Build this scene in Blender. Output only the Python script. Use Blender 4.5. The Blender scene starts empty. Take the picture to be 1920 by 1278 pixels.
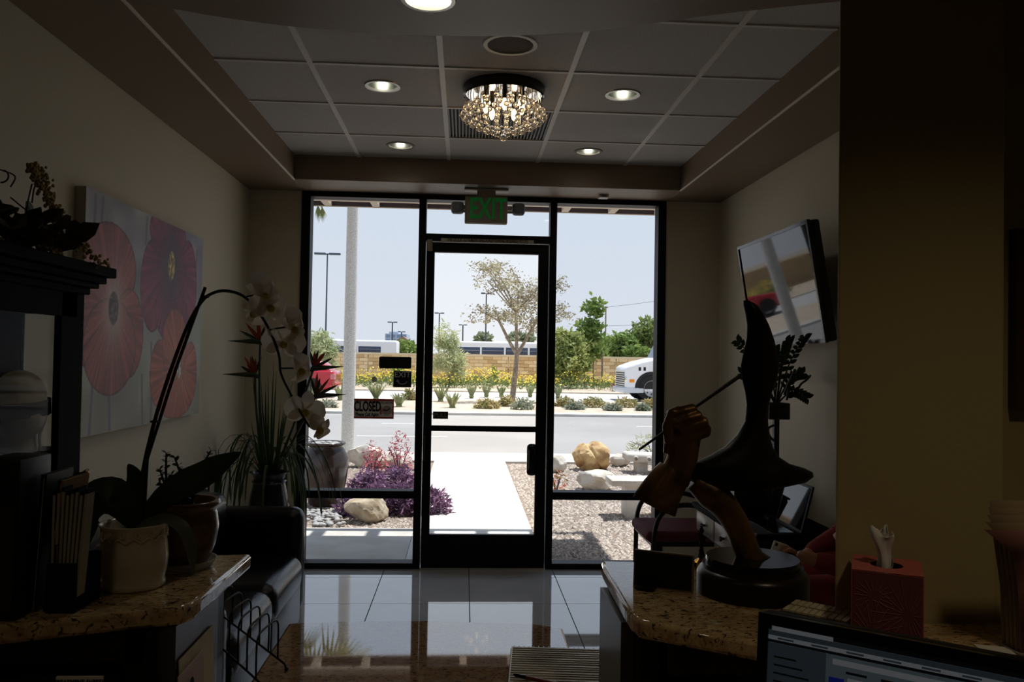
import bpy, bmesh, math, random
import numpy as np
from math import sin, cos, pi, radians, sqrt
from mathutils import Matrix, Vector

sc = bpy.context.scene
COL = sc.collection
# ------------------------------------------------------------------ camera
CAMZ, FPX, IW, IH = 1.538, 1525.2, 1920, 1278
YAW, PITCH, ROLL = .0581, .0217, .0171
_f = Vector((sin(YAW)*cos(PITCH), cos(YAW)*cos(PITCH), sin(PITCH)))
_r = Vector((cos(YAW), -sin(YAW), 0)); _u = _r.cross(_f)
_R = cos(ROLL)*_r + sin(ROLL)*_u; _U = -sin(ROLL)*_r + cos(ROLL)*_u
cam = bpy.data.objects.new('camera', bpy.data.cameras.new('camera'))
COL.objects.link(cam)
cam.data.sensor_width = 36; cam.data.lens = FPX/IW*36; cam.data.clip_start = .05; cam.data.clip_end = 2000
cam.matrix_world = Matrix(((_R.x, _U.x, -_f.x, 0), (_R.y, _U.y, -_f.y, 0), (_R.z, _U.z, -_f.z, CAMZ), (0, 0, 0, 1)))
sc.camera = cam
# ------------------------------------------------------------------ sky, sun, exposure
vs = sc.view_settings
vs.view_transform = 'Standard'; vs.look = 'None'; vs.exposure = 0.55; vs.gamma = 1.0; vs.use_curve_mapping = False
world = bpy.data.worlds.new('sky'); sc.world = world; world.use_nodes = True
nt = world.node_tree; nt.nodes.clear()
wo = nt.nodes.new('ShaderNodeOutputWorld'); bg = nt.nodes.new('ShaderNodeBackground')
tc = nt.nodes.new('ShaderNodeTexCoord'); sx = nt.nodes.new('ShaderNodeSeparateXYZ'); cr = nt.nodes.new('ShaderNodeValToRGB')
nt.links.new(tc.outputs['Generated'], sx.inputs[0]); nt.links.new(sx.outputs['Z'], cr.inputs[0])
nt.links.new(cr.outputs[0], bg.inputs[0]); nt.links.new(bg.outputs[0], wo.inputs[0])
e = cr.color_ramp.elements
e[0].position = 0.0; e[0].color = (.66, .675, .70, 1)
e[1].position = 1.0; e[1].color = (.36, .47, .68, 1)
m_ = cr.color_ramp.elements.new(.2); m_.color = (.60, .65, .71, 1)
m_ = cr.color_ramp.elements.new(.5); m_.color = (.50, .585, .71, 1)
bg.inputs[1].default_value = 1.0
sun = bpy.data.objects.new('sun', bpy.data.lights.new('sun', 'SUN')); COL.objects.link(sun)
sun.data.energy = 5.4; sun.data.angle = radians(.6); sun.data.color = (1, .96, .89)
SUNDIR = Vector((.80, .86, 3.1)).normalized()
sun.rotation_euler = SUNDIR.to_track_quat('Z', 'Y').to_euler()

# ------------------------------------------------------------------ helpers
def ray(u, v): return (_f*FPX + _R*(u - IW/2) - _U*(v - IH/2))
def aty(u, v, y): d = ray(u, v); t = y/d.y; return Vector((d.x*t, y, CAMZ + d.z*t))
def atz(u, v, z): d = ray(u, v); t = (z - CAMZ)/d.z; return Vector((d.x*t, d.y*t, z))
def atx(u, v, x): d = ray(u, v); t = x/d.x; return Vector((x, d.y*t, CAMZ + d.z*t))
def lin(c): c = c/255; return c/12.92 if c <= .04045 else ((c + .055)/1.055)**2.4
def rgb(c): return tuple(lin(x) for x in c) + (1,)
MATS = {}
def mat(name, c, rough=.6, metal=0, spec=.5, c2=None, scale=8, sharp=(.4, .6), bump=0, bscale=60, emit=0, ec=None,
        trans=0, ior=1.45, coat=0, sub=0, stretch=None, detail=4, alpha=1):
    if name in MATS: return MATS[name]
    m = bpy.data.materials.new(name); m.use_nodes = True; n = m.node_tree.nodes; L = m.node_tree.links
    p = n['Principled BSDF']; p.inputs['Base Color'].default_value = rgb(c); p.inputs['Roughness'].default_value = rough
    p.inputs['Metallic'].default_value = metal; p.inputs['Specular IOR Level'].default_value = spec
    p.inputs['IOR'].default_value = ior; p.inputs['Transmission Weight'].default_value = trans; p.inputs['Coat Weight'].default_value = coat
    p.inputs['Coat Roughness'].default_value = .04
    if emit: p.inputs['Emission Color'].default_value = rgb(ec or c); p.inputs['Emission Strength'].default_value = emit
    if c2 or bump:
        g = n.new('ShaderNodeNewGeometry'); mp = n.new('ShaderNodeMapping'); L.new(g.outputs['Position'], mp.inputs[0])
        if stretch: mp.inputs['Scale'].default_value = stretch
    if c2:
        t = n.new('ShaderNodeTexNoise'); t.inputs['Scale'].default_value = scale; t.inputs['Detail'].default_value = detail
        L.new(mp.outputs[0], t.inputs[0]); r = n.new('ShaderNodeValToRGB'); L.new(t.outputs[0], r.inputs[0]); L.new(r.outputs[0], p.inputs['Base Color'])
        r.color_ramp.elements[0].color = rgb(c); r.color_ramp.elements[1].color = rgb(c2)
        r.color_ramp.elements[0].position, r.color_ramp.elements[1].position = sharp
    if bump:
        t = n.new('ShaderNodeTexNoise'); t.inputs['Scale'].default_value = bscale; t.inputs['Detail'].default_value = 3
        L.new(mp.outputs[0], t.inputs[0]); b = n.new('ShaderNodeBump'); b.inputs['Strength'].default_value = bump; b.inputs['Distance'].default_value = .01
        L.new(t.outputs[0], b.inputs['Height']); L.new(b.outputs[0], p.inputs['Normal'])
    if sub:  # thin leaf: let light through
        tr = n.new('ShaderNodeBsdfTranslucent'); mx = n.new('ShaderNodeMixShader'); mx.inputs[0].default_value = sub
        src = p.inputs['Base Color'].links
        if src: L.new(src[0].from_socket, tr.inputs[0])
        else: tr.inputs[0].default_value = rgb(c)
        L.new(p.outputs[0], mx.inputs[1]); L.new(tr.outputs[0], mx.inputs[2]); L.new(mx.outputs[0], n['Material Output'].inputs[0])
    MATS[name] = m; return m
def glassmat(name, tint, refl=1.45):
    m = bpy.data.materials.new(name); m.use_nodes = True; n = m.node_tree.nodes; L = m.node_tree.links; n.remove(n['Principled BSDF'])
    t = n.new('ShaderNodeBsdfTransparent'); t.inputs[0].default_value = (*tint, 1); g = n.new('ShaderNodeBsdfGlossy'); g.inputs['Roughness'].default_value = 0.0
    f = n.new('ShaderNodeFresnel'); ge = n.new('ShaderNodeNewGeometry'); mr = n.new('ShaderNodeMapRange'); mr.inputs['To Min'].default_value = refl; mr.inputs['To Max'].default_value = 1/refl; L.new(ge.outputs['Backfacing'], mr.inputs['Value']); L.new(mr.outputs[0], f.inputs[0]); mx = n.new('ShaderNodeMixShader')
    L.new(f.outputs[0], mx.inputs[0]); L.new(t.outputs[0], mx.inputs[1]); L.new(g.outputs[0], mx.inputs[2]); L.new(mx.outputs[0], n['Material Output'].inputs[0])
    return m
def granite(name, base, dark, pale, rough=.07, spec=.8):
    m = bpy.data.materials.new(name); m.use_nodes = True; n = m.node_tree.nodes; L = m.node_tree.links; p = n['Principled BSDF']
    g = n.new('ShaderNodeNewGeometry'); mp = n.new('ShaderNodeMapping'); mp.inputs['Scale'].default_value = (1, 1.9, 1); mp.inputs['Rotation'].default_value = (0, 0, .25)
    L.new(g.outputs['Position'], mp.inputs[0])
    a = n.new('ShaderNodeTexNoise'); a.inputs['Scale'].default_value = 30; a.inputs['Detail'].default_value = 6; a.inputs['Roughness'].default_value = .7
    b = n.new('ShaderNodeTexNoise'); b.inputs['Scale'].default_value = 75; b.inputs['Detail'].default_value = 5; b.inputs['Distortion'].default_value = .9
    L.new(mp.outputs[0], a.inputs[0]); L.new(mp.outputs[0], b.inputs[0])
    r1 = n.new('ShaderNodeValToRGB'); r1.color_ramp.elements[0].position = .36; r1.color_ramp.elements[1].position = .62
    r1.color_ramp.elements[0].color = rgb(base); r1.color_ramp.elements[1].color = rgb(pale); L.new(a.outputs[0], r1.inputs[0])
    r2 = n.new('ShaderNodeValToRGB'); r2.color_ramp.elements[0].position = .36; r2.color_ramp.elements[1].position = .46
    r2.color_ramp.elements[0].color = (1, 1, 1, 1); r2.color_ramp.elements[1].color = (0, 0, 0, 1); L.new(b.outputs[0], r2.inputs[0])
    mx = n.new('ShaderNodeMix'); mx.data_type = 'RGBA'; L.new(r2.outputs[0], mx.inputs['Factor']); L.new(r1.outputs[0], mx.inputs[6]); mx.inputs[7].default_value = rgb(dark)
    L.new(mx.outputs[2], p.inputs['Base Color']); p.inputs['Roughness'].default_value = rough; p.inputs['Specular IOR Level'].default_value = spec
    return m

class MB:
    def __init__(s): s.v = []; s.f = []; s.x = None
    def add(s, vs, fs):
        o = len(s.v)
        s.v += [tuple(s.x @ Vector(p)) if s.x else tuple(p) for p in vs]; s.f += [tuple(i + o for i in f) for f in fs]; return s
    def box(s, a, b):
        x0, y0, z0 = a; x1, y1, z1 = b
        return s.add([(x0,y0,z0),(x1,y0,z0),(x1,y1,z0),(x0,y1,z0),(x0,y0,z1),(x1,y0,z1),(x1,y1,z1),(x0,y1,z1)],
                     [(0,3,2,1),(4,5,6,7),(0,1,5,4),(1,2,6,5),(2,3,7,6),(3,0,4,7)])
    def rbox(s, a, b, r, seg=2):
        bm = bmesh.new(); bmesh.ops.create_cube(bm, size=1)
        for q in bm.verts:
            for i in range(3): q.co[i] = a[i] + (q.co[i] + .5)*(b[i] - a[i])
        bmesh.ops.bevel(bm, geom=bm.edges[:], offset=r, segments=seg, affect='EDGES', profile=.5)
        bm.verts.index_update(); s.add([q.co[:] for q in bm.verts], [[q.index for q in f.verts] for f in bm.faces]); bm.free(); return s
    def tube(s, pts, rad, n=8, cap=True):
        pts = [Vector(p) for p in pts]; k = len(pts)
        rad = [float(q) for q in rad] if hasattr(rad, '__len__') else [rad]*k
        vs = []; fs = []; ref = None
        for i, p in enumerate(pts):
            t = (pts[min(i+1, k-1)] - pts[max(i-1, 0)]); t = t.normalized() if t.length > 1e-9 else Vector((0,0,1))
            if ref is None: ref = Vector((0,0,1)) if abs(t.z) < .9 else Vector((1,0,0))
            a = t.cross(ref).normalized(); b = a.cross(t).normalized(); ref = b
            for j in range(n): q = 2*pi*j/n; vs.append(p + rad[i]*(cos(q)*a + sin(q)*b))
        for i in range(k-1):
            for j in range(n): fs.append((i*n+j, i*n+(j+1) % n, (i+1)*n+(j+1) % n, (i+1)*n+j))
        if cap: fs += [tuple(range(n))[::-1], tuple(range((k-1)*n, k*n))]
        return s.add(vs, fs)
    def lathe(s, prof, c=(0,0,0), n=32, closed=False):
        vs = []; fs = []; k = len(prof)
        for r, z in prof:
            for j in range(n): q = 2*pi*j/n; vs.append((c[0] + r*cos(q), c[1] + r*sin(q), c[2] + z))
        for i in range(k - (0 if closed else 1)):
            for j in range(n): i2 = (i+1) % k; fs.append((i*n+j, i*n+(j+1) % n, i2*n+(j+1) % n, i2*n+j))
        return s.add(vs, fs)
    def prism(s, poly, lo, hi):   # xy outline extruded in z
        k = len(poly)
        return s.add([(x, y, lo) for x, y in poly] + [(x, y, hi) for x, y in poly],
                     [tuple(range(k))[::-1], tuple(range(k, 2*k))] + [(i, (i+1) % k, k+(i+1) % k, k+i) for i in range(k)])
    def ball(s, c, r, n=12, m=8):
        if not hasattr(r, '__len__'): r = (r, r, r)
        vs = [(c[0], c[1], c[2]-r[2])]; fs = []
        for i in range(1, m):
            t = -pi/2 + pi*i/m
            for j in range(n): vs.append((c[0]+r[0]*cos(t)*cos(2*pi*j/n), c[1]+r[1]*cos(t)*sin(2*pi*j/n), c[2]+r[2]*sin(t)))
        vs.append((c[0], c[1], c[2]+r[2])); top = len(vs)-1
        for j in range(n):
            fs.append((0, 1+(j+1) % n, 1+j)); fs.append((top, top-n+j, top-n+(j+1) % n))
        for i in range(m-2):
            for j in range(n): fs.append((1+i*n+j, 1+i*n+(j+1) % n, 1+(i+1)*n+(j+1) % n, 1+(i+1)*n+j))
        return s.add(vs, fs)
    def ribbon(s, pts, wid, up=(0,0,1), fold=.25):
        pts = [Vector(p) for p in pts]; k = len(pts); up = Vector(up); vs = []; fs = []
        for i, p in enumerate(pts):
            t = (pts[min(i+1, k-1)] - pts[max(i-1, 0)]).normalized(); a = t.cross(up)
            a = a.normalized() if a.length > 1e-4 else Vector((1,0,0)); b = a.cross(t)
            w = float(wid[i])/2; vs += [p - a*w + b*w*fold, p, p + a*w + b*w*fold]
        for i in range(k-1):
            for j in (0, 1): fs.append((i*3+j, i*3+j+1, i*3+4+j, i*3+3+j))
        return s.add(vs, fs)
    def leaves(s, rng, n, pos, size, flat=0, asp=.45):
        for _ in range(n):
            p = Vector(pos()); d = Vector((rng.gauss(0,1), rng.gauss(0,1), rng.gauss(0,1)*(1-flat)))
            d.normalize(); q = d.cross(Vector((rng.gauss(0,1), rng.gauss(0,1), rng.gauss(0,1)))).normalized(); l = size*rng.uniform(.6, 1.3)
            s.add([p, p+d*l*.5+q*l*asp*.5, p+d*l, p+d*l*.5-q*l*asp*.5], [(0,1,2,3)])
        return s
    def build(s, name, m, parent=None, smooth=False, bevel=0, angle=40):
        me = bpy.data.meshes.new(name); me.from_pydata(s.v, [], s.f); me.update()
        if smooth:
            me.shade_smooth()
            if smooth != 2: me.set_sharp_from_angle(angle=radians(angle))
        if isinstance(m, str): m = MATS[m]
        me.materials.append(m); o = bpy.data.objects.new(name, me); COL.objects.link(o)
        if bevel:
            b = o.modifiers.new('bevel', 'BEVEL'); b.width = bevel; b.segments = 2; b.limit_method = 'ANGLE'
        if parent is not None: put(o, parent)
        return o
def put(o, parent):
    def w(p): b = Matrix.Translation(p.location); return w(p.parent) @ p.matrix_parent_inverse @ b if p.parent else b
    o.parent = parent; o.matrix_parent_inverse = w(parent).inverted()
def tag(o, label, cat, group=None, kind=None):
    o['label'] = label; o['category'] = cat
    if group: o['group'] = group
    if kind: o['kind'] = kind
    return o
def st(o, label=None):
    o['kind'] = 'structure'
    if label: o['label'] = label
    return o
def empty(name, loc=(0,0,0), label=None, cat=None, group=None, kind=None):
    o = bpy.data.objects.new(name, None); COL.objects.link(o); o.location = loc; o.empty_display_size = .05
    if label: tag(o, label, cat, group, kind)
    elif kind: o['kind'] = kind
    return o
def dup(root, off, label=None, rotz=0):   # copy of a thing, its parts and sub-parts, moved by off
    def cp(o, par):
        c = o.copy(); COL.objects.link(c); c.parent = par
        if par is not None: c.matrix_parent_inverse = o.matrix_parent_inverse.copy()
        for ch in o.children: cp(ch, c)
        return c
    r = cp(root, None); r.location = Vector(root.location) + Vector(off); r.rotation_euler.z = rotz
    if label: r['label'] = label
    return r
def text(name, s, size, m, loc, rot=(pi/2,0,0), parent=None, ext=.0008, align='CENTER', sx=1.0, bold=0):
    c = bpy.data.curves.new(name, 'FONT'); c.body = s; c.offset = bold; c.size = size; c.extrude = ext; c.align_x = align; c.align_y = 'CENTER'
    t = bpy.data.objects.new(name, c); COL.objects.link(t)
    me = bpy.data.meshes.new_from_object(t.evaluated_get(bpy.context.evaluated_depsgraph_get())); COL.objects.unlink(t); bpy.data.objects.remove(t)
    mw = Matrix.LocRotScale(Vector(loc), Matrix.Identity(3).to_euler() if rot is None else __import__('mathutils').Euler(rot), Vector((sx,1,1)))
    me.transform(mw); me.materials.clear(); me.materials.append(MATS[m] if isinstance(m, str) else m)
    o = bpy.data.objects.new(name, me); COL.objects.link(o)
    if parent is not None: put(o, parent)
    return o
def smoothpath(pts, k=6):
    P = [Vector(p) for p in pts]; out = []
    for i in range(len(P)-1):
        a, b, c, d = P[max(i-1,0)], P[i], P[i+1], P[min(i+2,len(P)-1)]
        for j in range(k):
            t = j/k; out.append(.5*((2*b)+(c-a)*t+(2*a-5*b+4*c-d)*t*t+(3*b-a-3*c+d)*t**3))
    return out + [P[-1]]

# ------------------------------------------------------------------ materials
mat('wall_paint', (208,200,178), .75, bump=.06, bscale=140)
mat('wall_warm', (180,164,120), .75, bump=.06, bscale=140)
mat('soffit_paint', (138,120,100), .5)
mat('tile_ceiling', (206,202,198), .9, c2=(190,186,182), scale=160, bump=.25, bscale=220)
mat('grid_white', (226,222,214), .5)
mat('floor_tile', (204,203,203), .04, spec=.7, ior=2.5, c2=(212,211,211), scale=3)
mat('grout', (60,58,56), .8)
mat('frame_black', (14,13,14), .5, spec=.25)
mat('black', (10,10,11), .5)
mat('black_gloss', (8,8,9), .12)
mat('leather', (15,15,20), .26, bump=.15, bscale=90)
mat('dark_wood', (8,6,6), .7, spec=.04)
mat('cab_dark', (26,22,20), .4)
mat('panel_gray', (78,76,80), .3)
mat('chrome', (220,220,220), .12, metal=1)
mat('brass', (200,150,70), .2, metal=1)
mat('bronze', (126,92,52), .36, metal=.55, c2=(80,57,33), scale=14)
mat('bronze_dark', (13,11,10), .4, metal=.2)
mat('white_ceramic', (226,214,190), .18)
mat('brown_ceramic', (120,92,62), .2, c2=(82,56,34), scale=20)
mat('soil', (38,28,20), .9, bump=.8, bscale=120)
mat('leaf_dark', (32,50,26), .5, c2=(46,66,34), scale=20, sub=.15)
mat('leaf_grass', (52,74,36), .5, sub=.25)
mat('stem_dark', (44,44,26), .5)
mat('orchid_white', (242,234,222), .5, sub=.35)
mat('orchid_yellow', (206,196,80), .5)
mat('paper', (232,230,224), .7)
mat('cream', (212,200,170), .7)
mat('burgundy', (98,34,44), .8, bump=.2, bscale=200)
mat('red_cloth', (128,40,40), .85, bump=.2, bscale=200)
mat('skin', (170,120,92), .5)
mat('hair_dark', (30,22,18), .6)
mat('screen_off', (9,10,12), .03, spec=.5, ior=1.5)
GRAN = granite('granite', (166,134,92), (50,40,34), (208,182,138))
GRANL = granite('granite_low', (158,122,90), (76,60,54), (188,156,124), rough=.03, spec=.8)
GRANL.node_tree.nodes['Principled BSDF'].inputs['IOR'].default_value = 2.5
GL_SIDE = glassmat('tinted_glass', (.88, .90, .93)); GL_DOOR = glassmat('clear_glass', (.985, .987, .99)); GL_CAB = glassmat('cabinet_glass', (.94, .95, .95), 1.06)
MATS['granite'] = GRAN
def trunkmat(): return mat('bark', (150,138,122), .9, c2=(118,104,88), scale=12, bump=.5)
# ================================================================== THE ROOM
XL, XR, YW, ZS, ZC, ZT = -1.58, 1.897, 6.0, 2.732, 2.90, 3.06
LL, LR, LF = -1.178, 1.487, 5.58          # lips of the raised ceiling field
YB = -3.0
# floor with its tiles
fl = MB().box((XL-.1, YB-.1, -.12), (XR+.1, YW+.10, -.006)).build('floor', 'grout'); st(fl, 'glossy light grey porcelain tile floor')
tx = [.06 + .61*k for k in range(-3, 4)]; ty = [5.135 + .61*k for k in range(-6, 2)]
for i in range(-1, len(tx)):
    for j in range(len(ty)):
        x0 = tx[i] if i >= 0 else XL; x1 = tx[i+1] if i+1 < len(tx) else XR
        y0 = ty[j]; y1 = min(ty[j+1] if j+1 < len(ty) else YW-.03, YW-.03)
        x0, x1 = max(x0, XL), min(x1, XR)
        if x1-x0 < .02 or y1-y0 < .02: continue
        MB().box((x0+.003, y0+.003, -.006), (x1-.003, y1-.003, 0)).build('tile', 'floor_tile', fl)
# walls
st(MB().box((XL-.15, YB, -.1), (XL, YW+.15, ZT+.1)).build('wall_left', 'wall_paint'), 'greige painted wall behind the flower canvas')
st(MB().box((XR, YB, -.1), (XR+.15, YW+.15, ZT+.1)).build('wall_right', 'wall_paint'), 'greige painted wall behind the television')
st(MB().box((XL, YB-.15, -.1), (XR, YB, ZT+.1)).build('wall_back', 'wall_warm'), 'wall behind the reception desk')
WL, WR = -1.20, 1.485
wf = MB()
for (a, b, c, d) in ((XL, -.1, WL, ZS+.01), (WR, -.1, XR, ZS+.01), (XL, ZS+.01, XR, ZT+.1)):
    wf.box((a, YW-.02, b), (c, YW+.15, d))
st(wf.build('wall_front', 'wall_paint'), 'greige painted wall piers framing the glazed shopfront')
# ceiling: slab, soffits, grid, tiles
ceil = st(MB().box((XL, YB, ZT), (XR, YW, ZT+.1)).build('ceiling', 'tile_ceiling'), 'suspended ceiling of square grey acoustic tiles')
st(MB().box((XL, YB, ZS), (LL, YW-.02, ZT)).build('trim_1', 'soffit_paint', bevel=.006), 'brown painted soffit along the canvas wall')
st(MB().box((LR, YB, ZS), (XR, YW-.02, ZT)).build('trim_2', 'soffit_paint', bevel=.006), 'brown painted soffit above the television wall')
st(MB().box((LL, LF, ZS), (LR, YW-.02, ZT)).build('trim_3', 'soffit_paint', bevel=.006), 'brown painted soffit above the shopfront')
bead_m = mat('bead_highlight', (214,204,188), .35)  # pale colour paints in the window light caught by the rounded soffit lip
for n_, a, b in (('trim_1', (LL,1,ZS), (LL,LF,ZS)), ('trim_2', (LR,1,ZS), (LR,LF,ZS))): MB().tube([a, b], .007, 8).build('corner_bead_highlight', bead_m, bpy.data.objects[n_], smooth=True)
HOLE = atz(803, -2, ZS)
pts = [atz(u, v, ZS) for u, v in ((300,12),(420,33),(560,51),(700,61),(820,67),(960,67),(1090,60),(1200,47),(1330,29),(1450,15),(1572,3))]
arc = [(p.x, p.y) for p in smoothpath(pts, 3)]
arc = [a for a in arc if LL < a[0] < LR]; arc = [(LL, arc[0][1]-.03)] + arc + [(LR, arc[-1][1]-.03)]
yh0, yh1 = HOLE.y-.14, HOLE.y+.14
def arcy(x): return float(np.interp(x, [a[0] for a in arc], [a[1] for a in arc]))
arc = sorted(arc+[(x_, arcy(x_)) for x_ in (HOLE.x-.14, HOLE.x+.14)])
def ringtile(m, cx, cy, x0, x1, y0, y1, r, z, n=32):
    vs = []; fs = []
    an_ = sorted([2*pi*k/n for k in range(n)] + [math.atan2(yy-cy, xx-cx) % (2*pi) for xx in (x0, x1) for yy in (y0, y1)]); n = len(an_)
    for a in an_:
        c, s = cos(a), sin(a); t = min((x1-cx)/c if c > 1e-6 else (x0-cx)/c if c < -1e-6 else 9, (y1-cy)/s if s > 1e-6 else (y0-cy)/s if s < -1e-6 else 9)
        vs += [(cx+r*c, cy+r*s, z), (cx+t*c, cy+t*s, z)]
    for k in range(n): k2 = (k+1) % n; fs.append((2*k, 2*k+1, 2*k2+1, 2*k2))
    m.add(vs, fs); return m
s4 = MB()
for (xa_, ya_), (xb_, yb_) in zip(arc[:-1], arc[1:]): yq = yh1 if HOLE.x-.141 < xa_ < HOLE.x+.139 else yh0; s4.add([(xa_,yq,ZS),(xb_,yq,ZS),(xb_,yb_,ZS),(xa_,ya_,ZS),(xa_,ya_,ZT-.01),(xb_,yb_,ZT-.01)], [(0,3,2,1),(3,4,5,2)])
s4.box((LL, YB, ZS), (LR, yh0, ZT-.01))
ringtile(s4, HOLE.x, HOLE.y, HOLE.x-.14, HOLE.x+.14, yh0, yh1, .085, ZS)
st(s4.build('trim_4', 'soffit_paint'), 'brown lowered ceiling with a curved edge above the reception desk')
cx = [LL, -.741, -.131, .479, 1.089, LR]; cy = [2.584, 3.194, 3.804, 4.414, 5.024, LF]
LIGHTS = [(-.436, 4.10), (.784, 4.10), (-.436, 5.25), (.784, 5.25)]
for i in range(5):
    for j in range(5):
        x0, x1, y0, y1 = cx[i], cx[i+1], cy[j], cy[j+1]
        hole = [l for l in LIGHTS if x0 < l[0] < x1 and y0 < l[1] < y1]
        if (i, j) == (2, 3): continue
        m = MB()
        if hole: ringtile(m, hole[0][0], hole[0][1], x0, x1, y0, y1, .083, ZC)
        else: m.box((x0, y0, ZC), (x1, y1, ZC+.015))
        m.build('tile', 'tile_ceiling', ceil)
for x in cx[1:-1]: MB().box((x-.013, cy[0], ZC-.007), (x+.013, LF, ZC+.004)).build('grid_bar', 'grid_white', ceil)
for j, y in enumerate(cy[1:-1]):
    for i in range(5): MB().box((cx[i]+(.013 if i else 0), y-.010, ZC-.006), (cx[i+1]-(.013 if i < 4 else 0), y+.010, ZC+.004)).build('cross_bar', 'grid_white', ceil)
# pillar beside the counter and the wall return beyond it
PY = 1.45
pl = aty(1569, 700, PY).x; pr = aty(1884, 700, PY).x
pb_ = aty(1574, 700, PY+.30).x
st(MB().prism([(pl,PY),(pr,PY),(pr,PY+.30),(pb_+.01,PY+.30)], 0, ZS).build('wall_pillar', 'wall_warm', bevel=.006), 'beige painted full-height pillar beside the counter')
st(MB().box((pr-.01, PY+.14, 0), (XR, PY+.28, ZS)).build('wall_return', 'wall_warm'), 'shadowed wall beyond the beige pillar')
ph = empty('picture_frame', (1.09, PY+.14, 1.5), 'brown wooden picture frame hanging on the wall beyond the pillar', 'frame')
a_ = aty(1897, 430, PY+.13); b_ = aty(1897, 765, PY+.13)
fw = mat('frame_brown', (70,42,22), .4)
MB().box((a_.x, PY+.115, b_.z), (a_.x+.025, PY+.139, a_.z)).build('frame_side', fw, ph); MB().box((a_.x+.375, PY+.115, b_.z), (a_.x+.40, PY+.139, a_.z)).build('frame_side', fw, ph)
MB().box((a_.x+.025, PY+.115, a_.z-.025), (a_.x+.375, PY+.139, a_.z)).build('frame_rail', fw, ph); MB().box((a_.x+.025, PY+.115, b_.z), (a_.x+.375, PY+.139, b_.z+.025)).build('frame_rail', fw, ph)
MB().box((a_.x+.025, PY+.126, b_.z+.025), (a_.x+.375, PY+.139, a_.z-.025)).build('print', 'cream', ph)

# ------------------------------------------------------------------ shopfront
FB = 'frame_black'
def bar(n, par, x0, x1, z0, z1, y0=5.965, y1=6.085): return MB().box((x0, y0, z0), (x1, y1, z1)).build(n, FB, par, bevel=.003)
def pane(par, x0, x1, z0, z1, m, y=6.02): return MB().box((x0, y, z0), (x1, y+.006, z1)).build('pane', m, par)
M1a, M1b, M2a, M2b = -.350, -.298, .617, .667
JL, JR = -1.135, 1.425
ZTOP = 2.694
w1 = st(empty('window_1', (-.74, 6.02, 0)), 'dark framed shopfront window behind the orchid')
bar('jamb', w1, WL, JL, 0, 2.731); bar('mullion', w1, M1a, M1b, 0, 2.731); bar('head', w1, JL, M1a, ZTOP, 2.731); bar('sill', w1, JL, M1a, 0, .042); bar('rail', w1, JL, M1a, .508, .563)
pane(w1, JL, M1a, .563, ZTOP, GL_SIDE); pane(w1, JL, M1a, .042, .508, GL_SIDE)
w2 = st(empty('window_2', (1.04, 6.02, 0)), 'dark framed shopfront window behind the bronze sculpture')
bar('jamb', w2, JR, WR, 0, 2.731); bar('mullion', w2, M2a, M2b, 0, 2.731); bar('head', w2, M2b, JR, ZTOP, 2.731); bar('sill', w2, M2b, JR, 0, .042); bar('rail', w2, M2b, JR, .508, .563)
pane(w2, M2b, JR, .563, ZTOP, GL_SIDE); pane(w2, M2b, JR, .042, .508, GL_SIDE)
w3 = st(empty('window_3', (.16, 6.02, 2.4)), 'transom window above the glass door')
bar('head', w3, M1b, M2a, ZTOP, 2.731); bar('transom_bar', w3, M1b, M2a, 2.392, 2.445); pane(w3, M1b, M2a, 2.445, ZTOP, GL_SIDE)
d1 = st(empty('door_1', (.16, 6.02, 0)), 'black framed glass door with a wide bottom rail')
DL, DR = -.293, .612
s0, s1 = -.232, .536
def dbar(n, x0, x1, z0, z1): return bar(n, d1, x0, x1, z0, z1, 5.99, 6.035)
dbar('stile', DL, s0, .012, 2.385); dbar('stile', s1, DR, .012, 2.385); dbar('top_rail', s0, s1, 2.312, 2.385); dbar('bottom_rail', s0, s1, .012, .245)
bar('push_bar', d1, s0, s1, 1.0, 1.04, 5.975, 6.01)
pane(d1, s0, s1, 1.02, 2.312, GL_DOOR, 6.012); pane(d1, s0, s1, .245, 1.02, GL_DOOR, 6.012)
c = aty(996, 861, 5.98); MB().rbox((c.x-.034, 5.945, .685), (c.x+.04, 5.985, .915), .025, 3).build('pull_handle', 'black_gloss', d1, smooth=True)
MB().tube([(c.x-.015, 5.95, .73), (c.x-.015, 5.93, .75), (c.x-.015, 5.93, .85), (c.x-.015, 5.95, .87)], .008).build('grip', 'black', d1, smooth=True)
MB().box((DL+.006, 5.984, .78), (DL+.018, 5.99, .97)).build('edge_strip', 'chrome', d1)
MB().box((M1b, 5.955, -.005), (M2a, 6.085, .012)).build('threshold', 'chrome', d1)
a_ = aty(801, 456, 5.98); MB().rbox((a_.x, 5.955, 2.315), (a_.x+.04, 5.99, 2.40), .006).build('closer_cover', mat('tan_plastic', (150,138,116), .5), d1, smooth=True)

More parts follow.
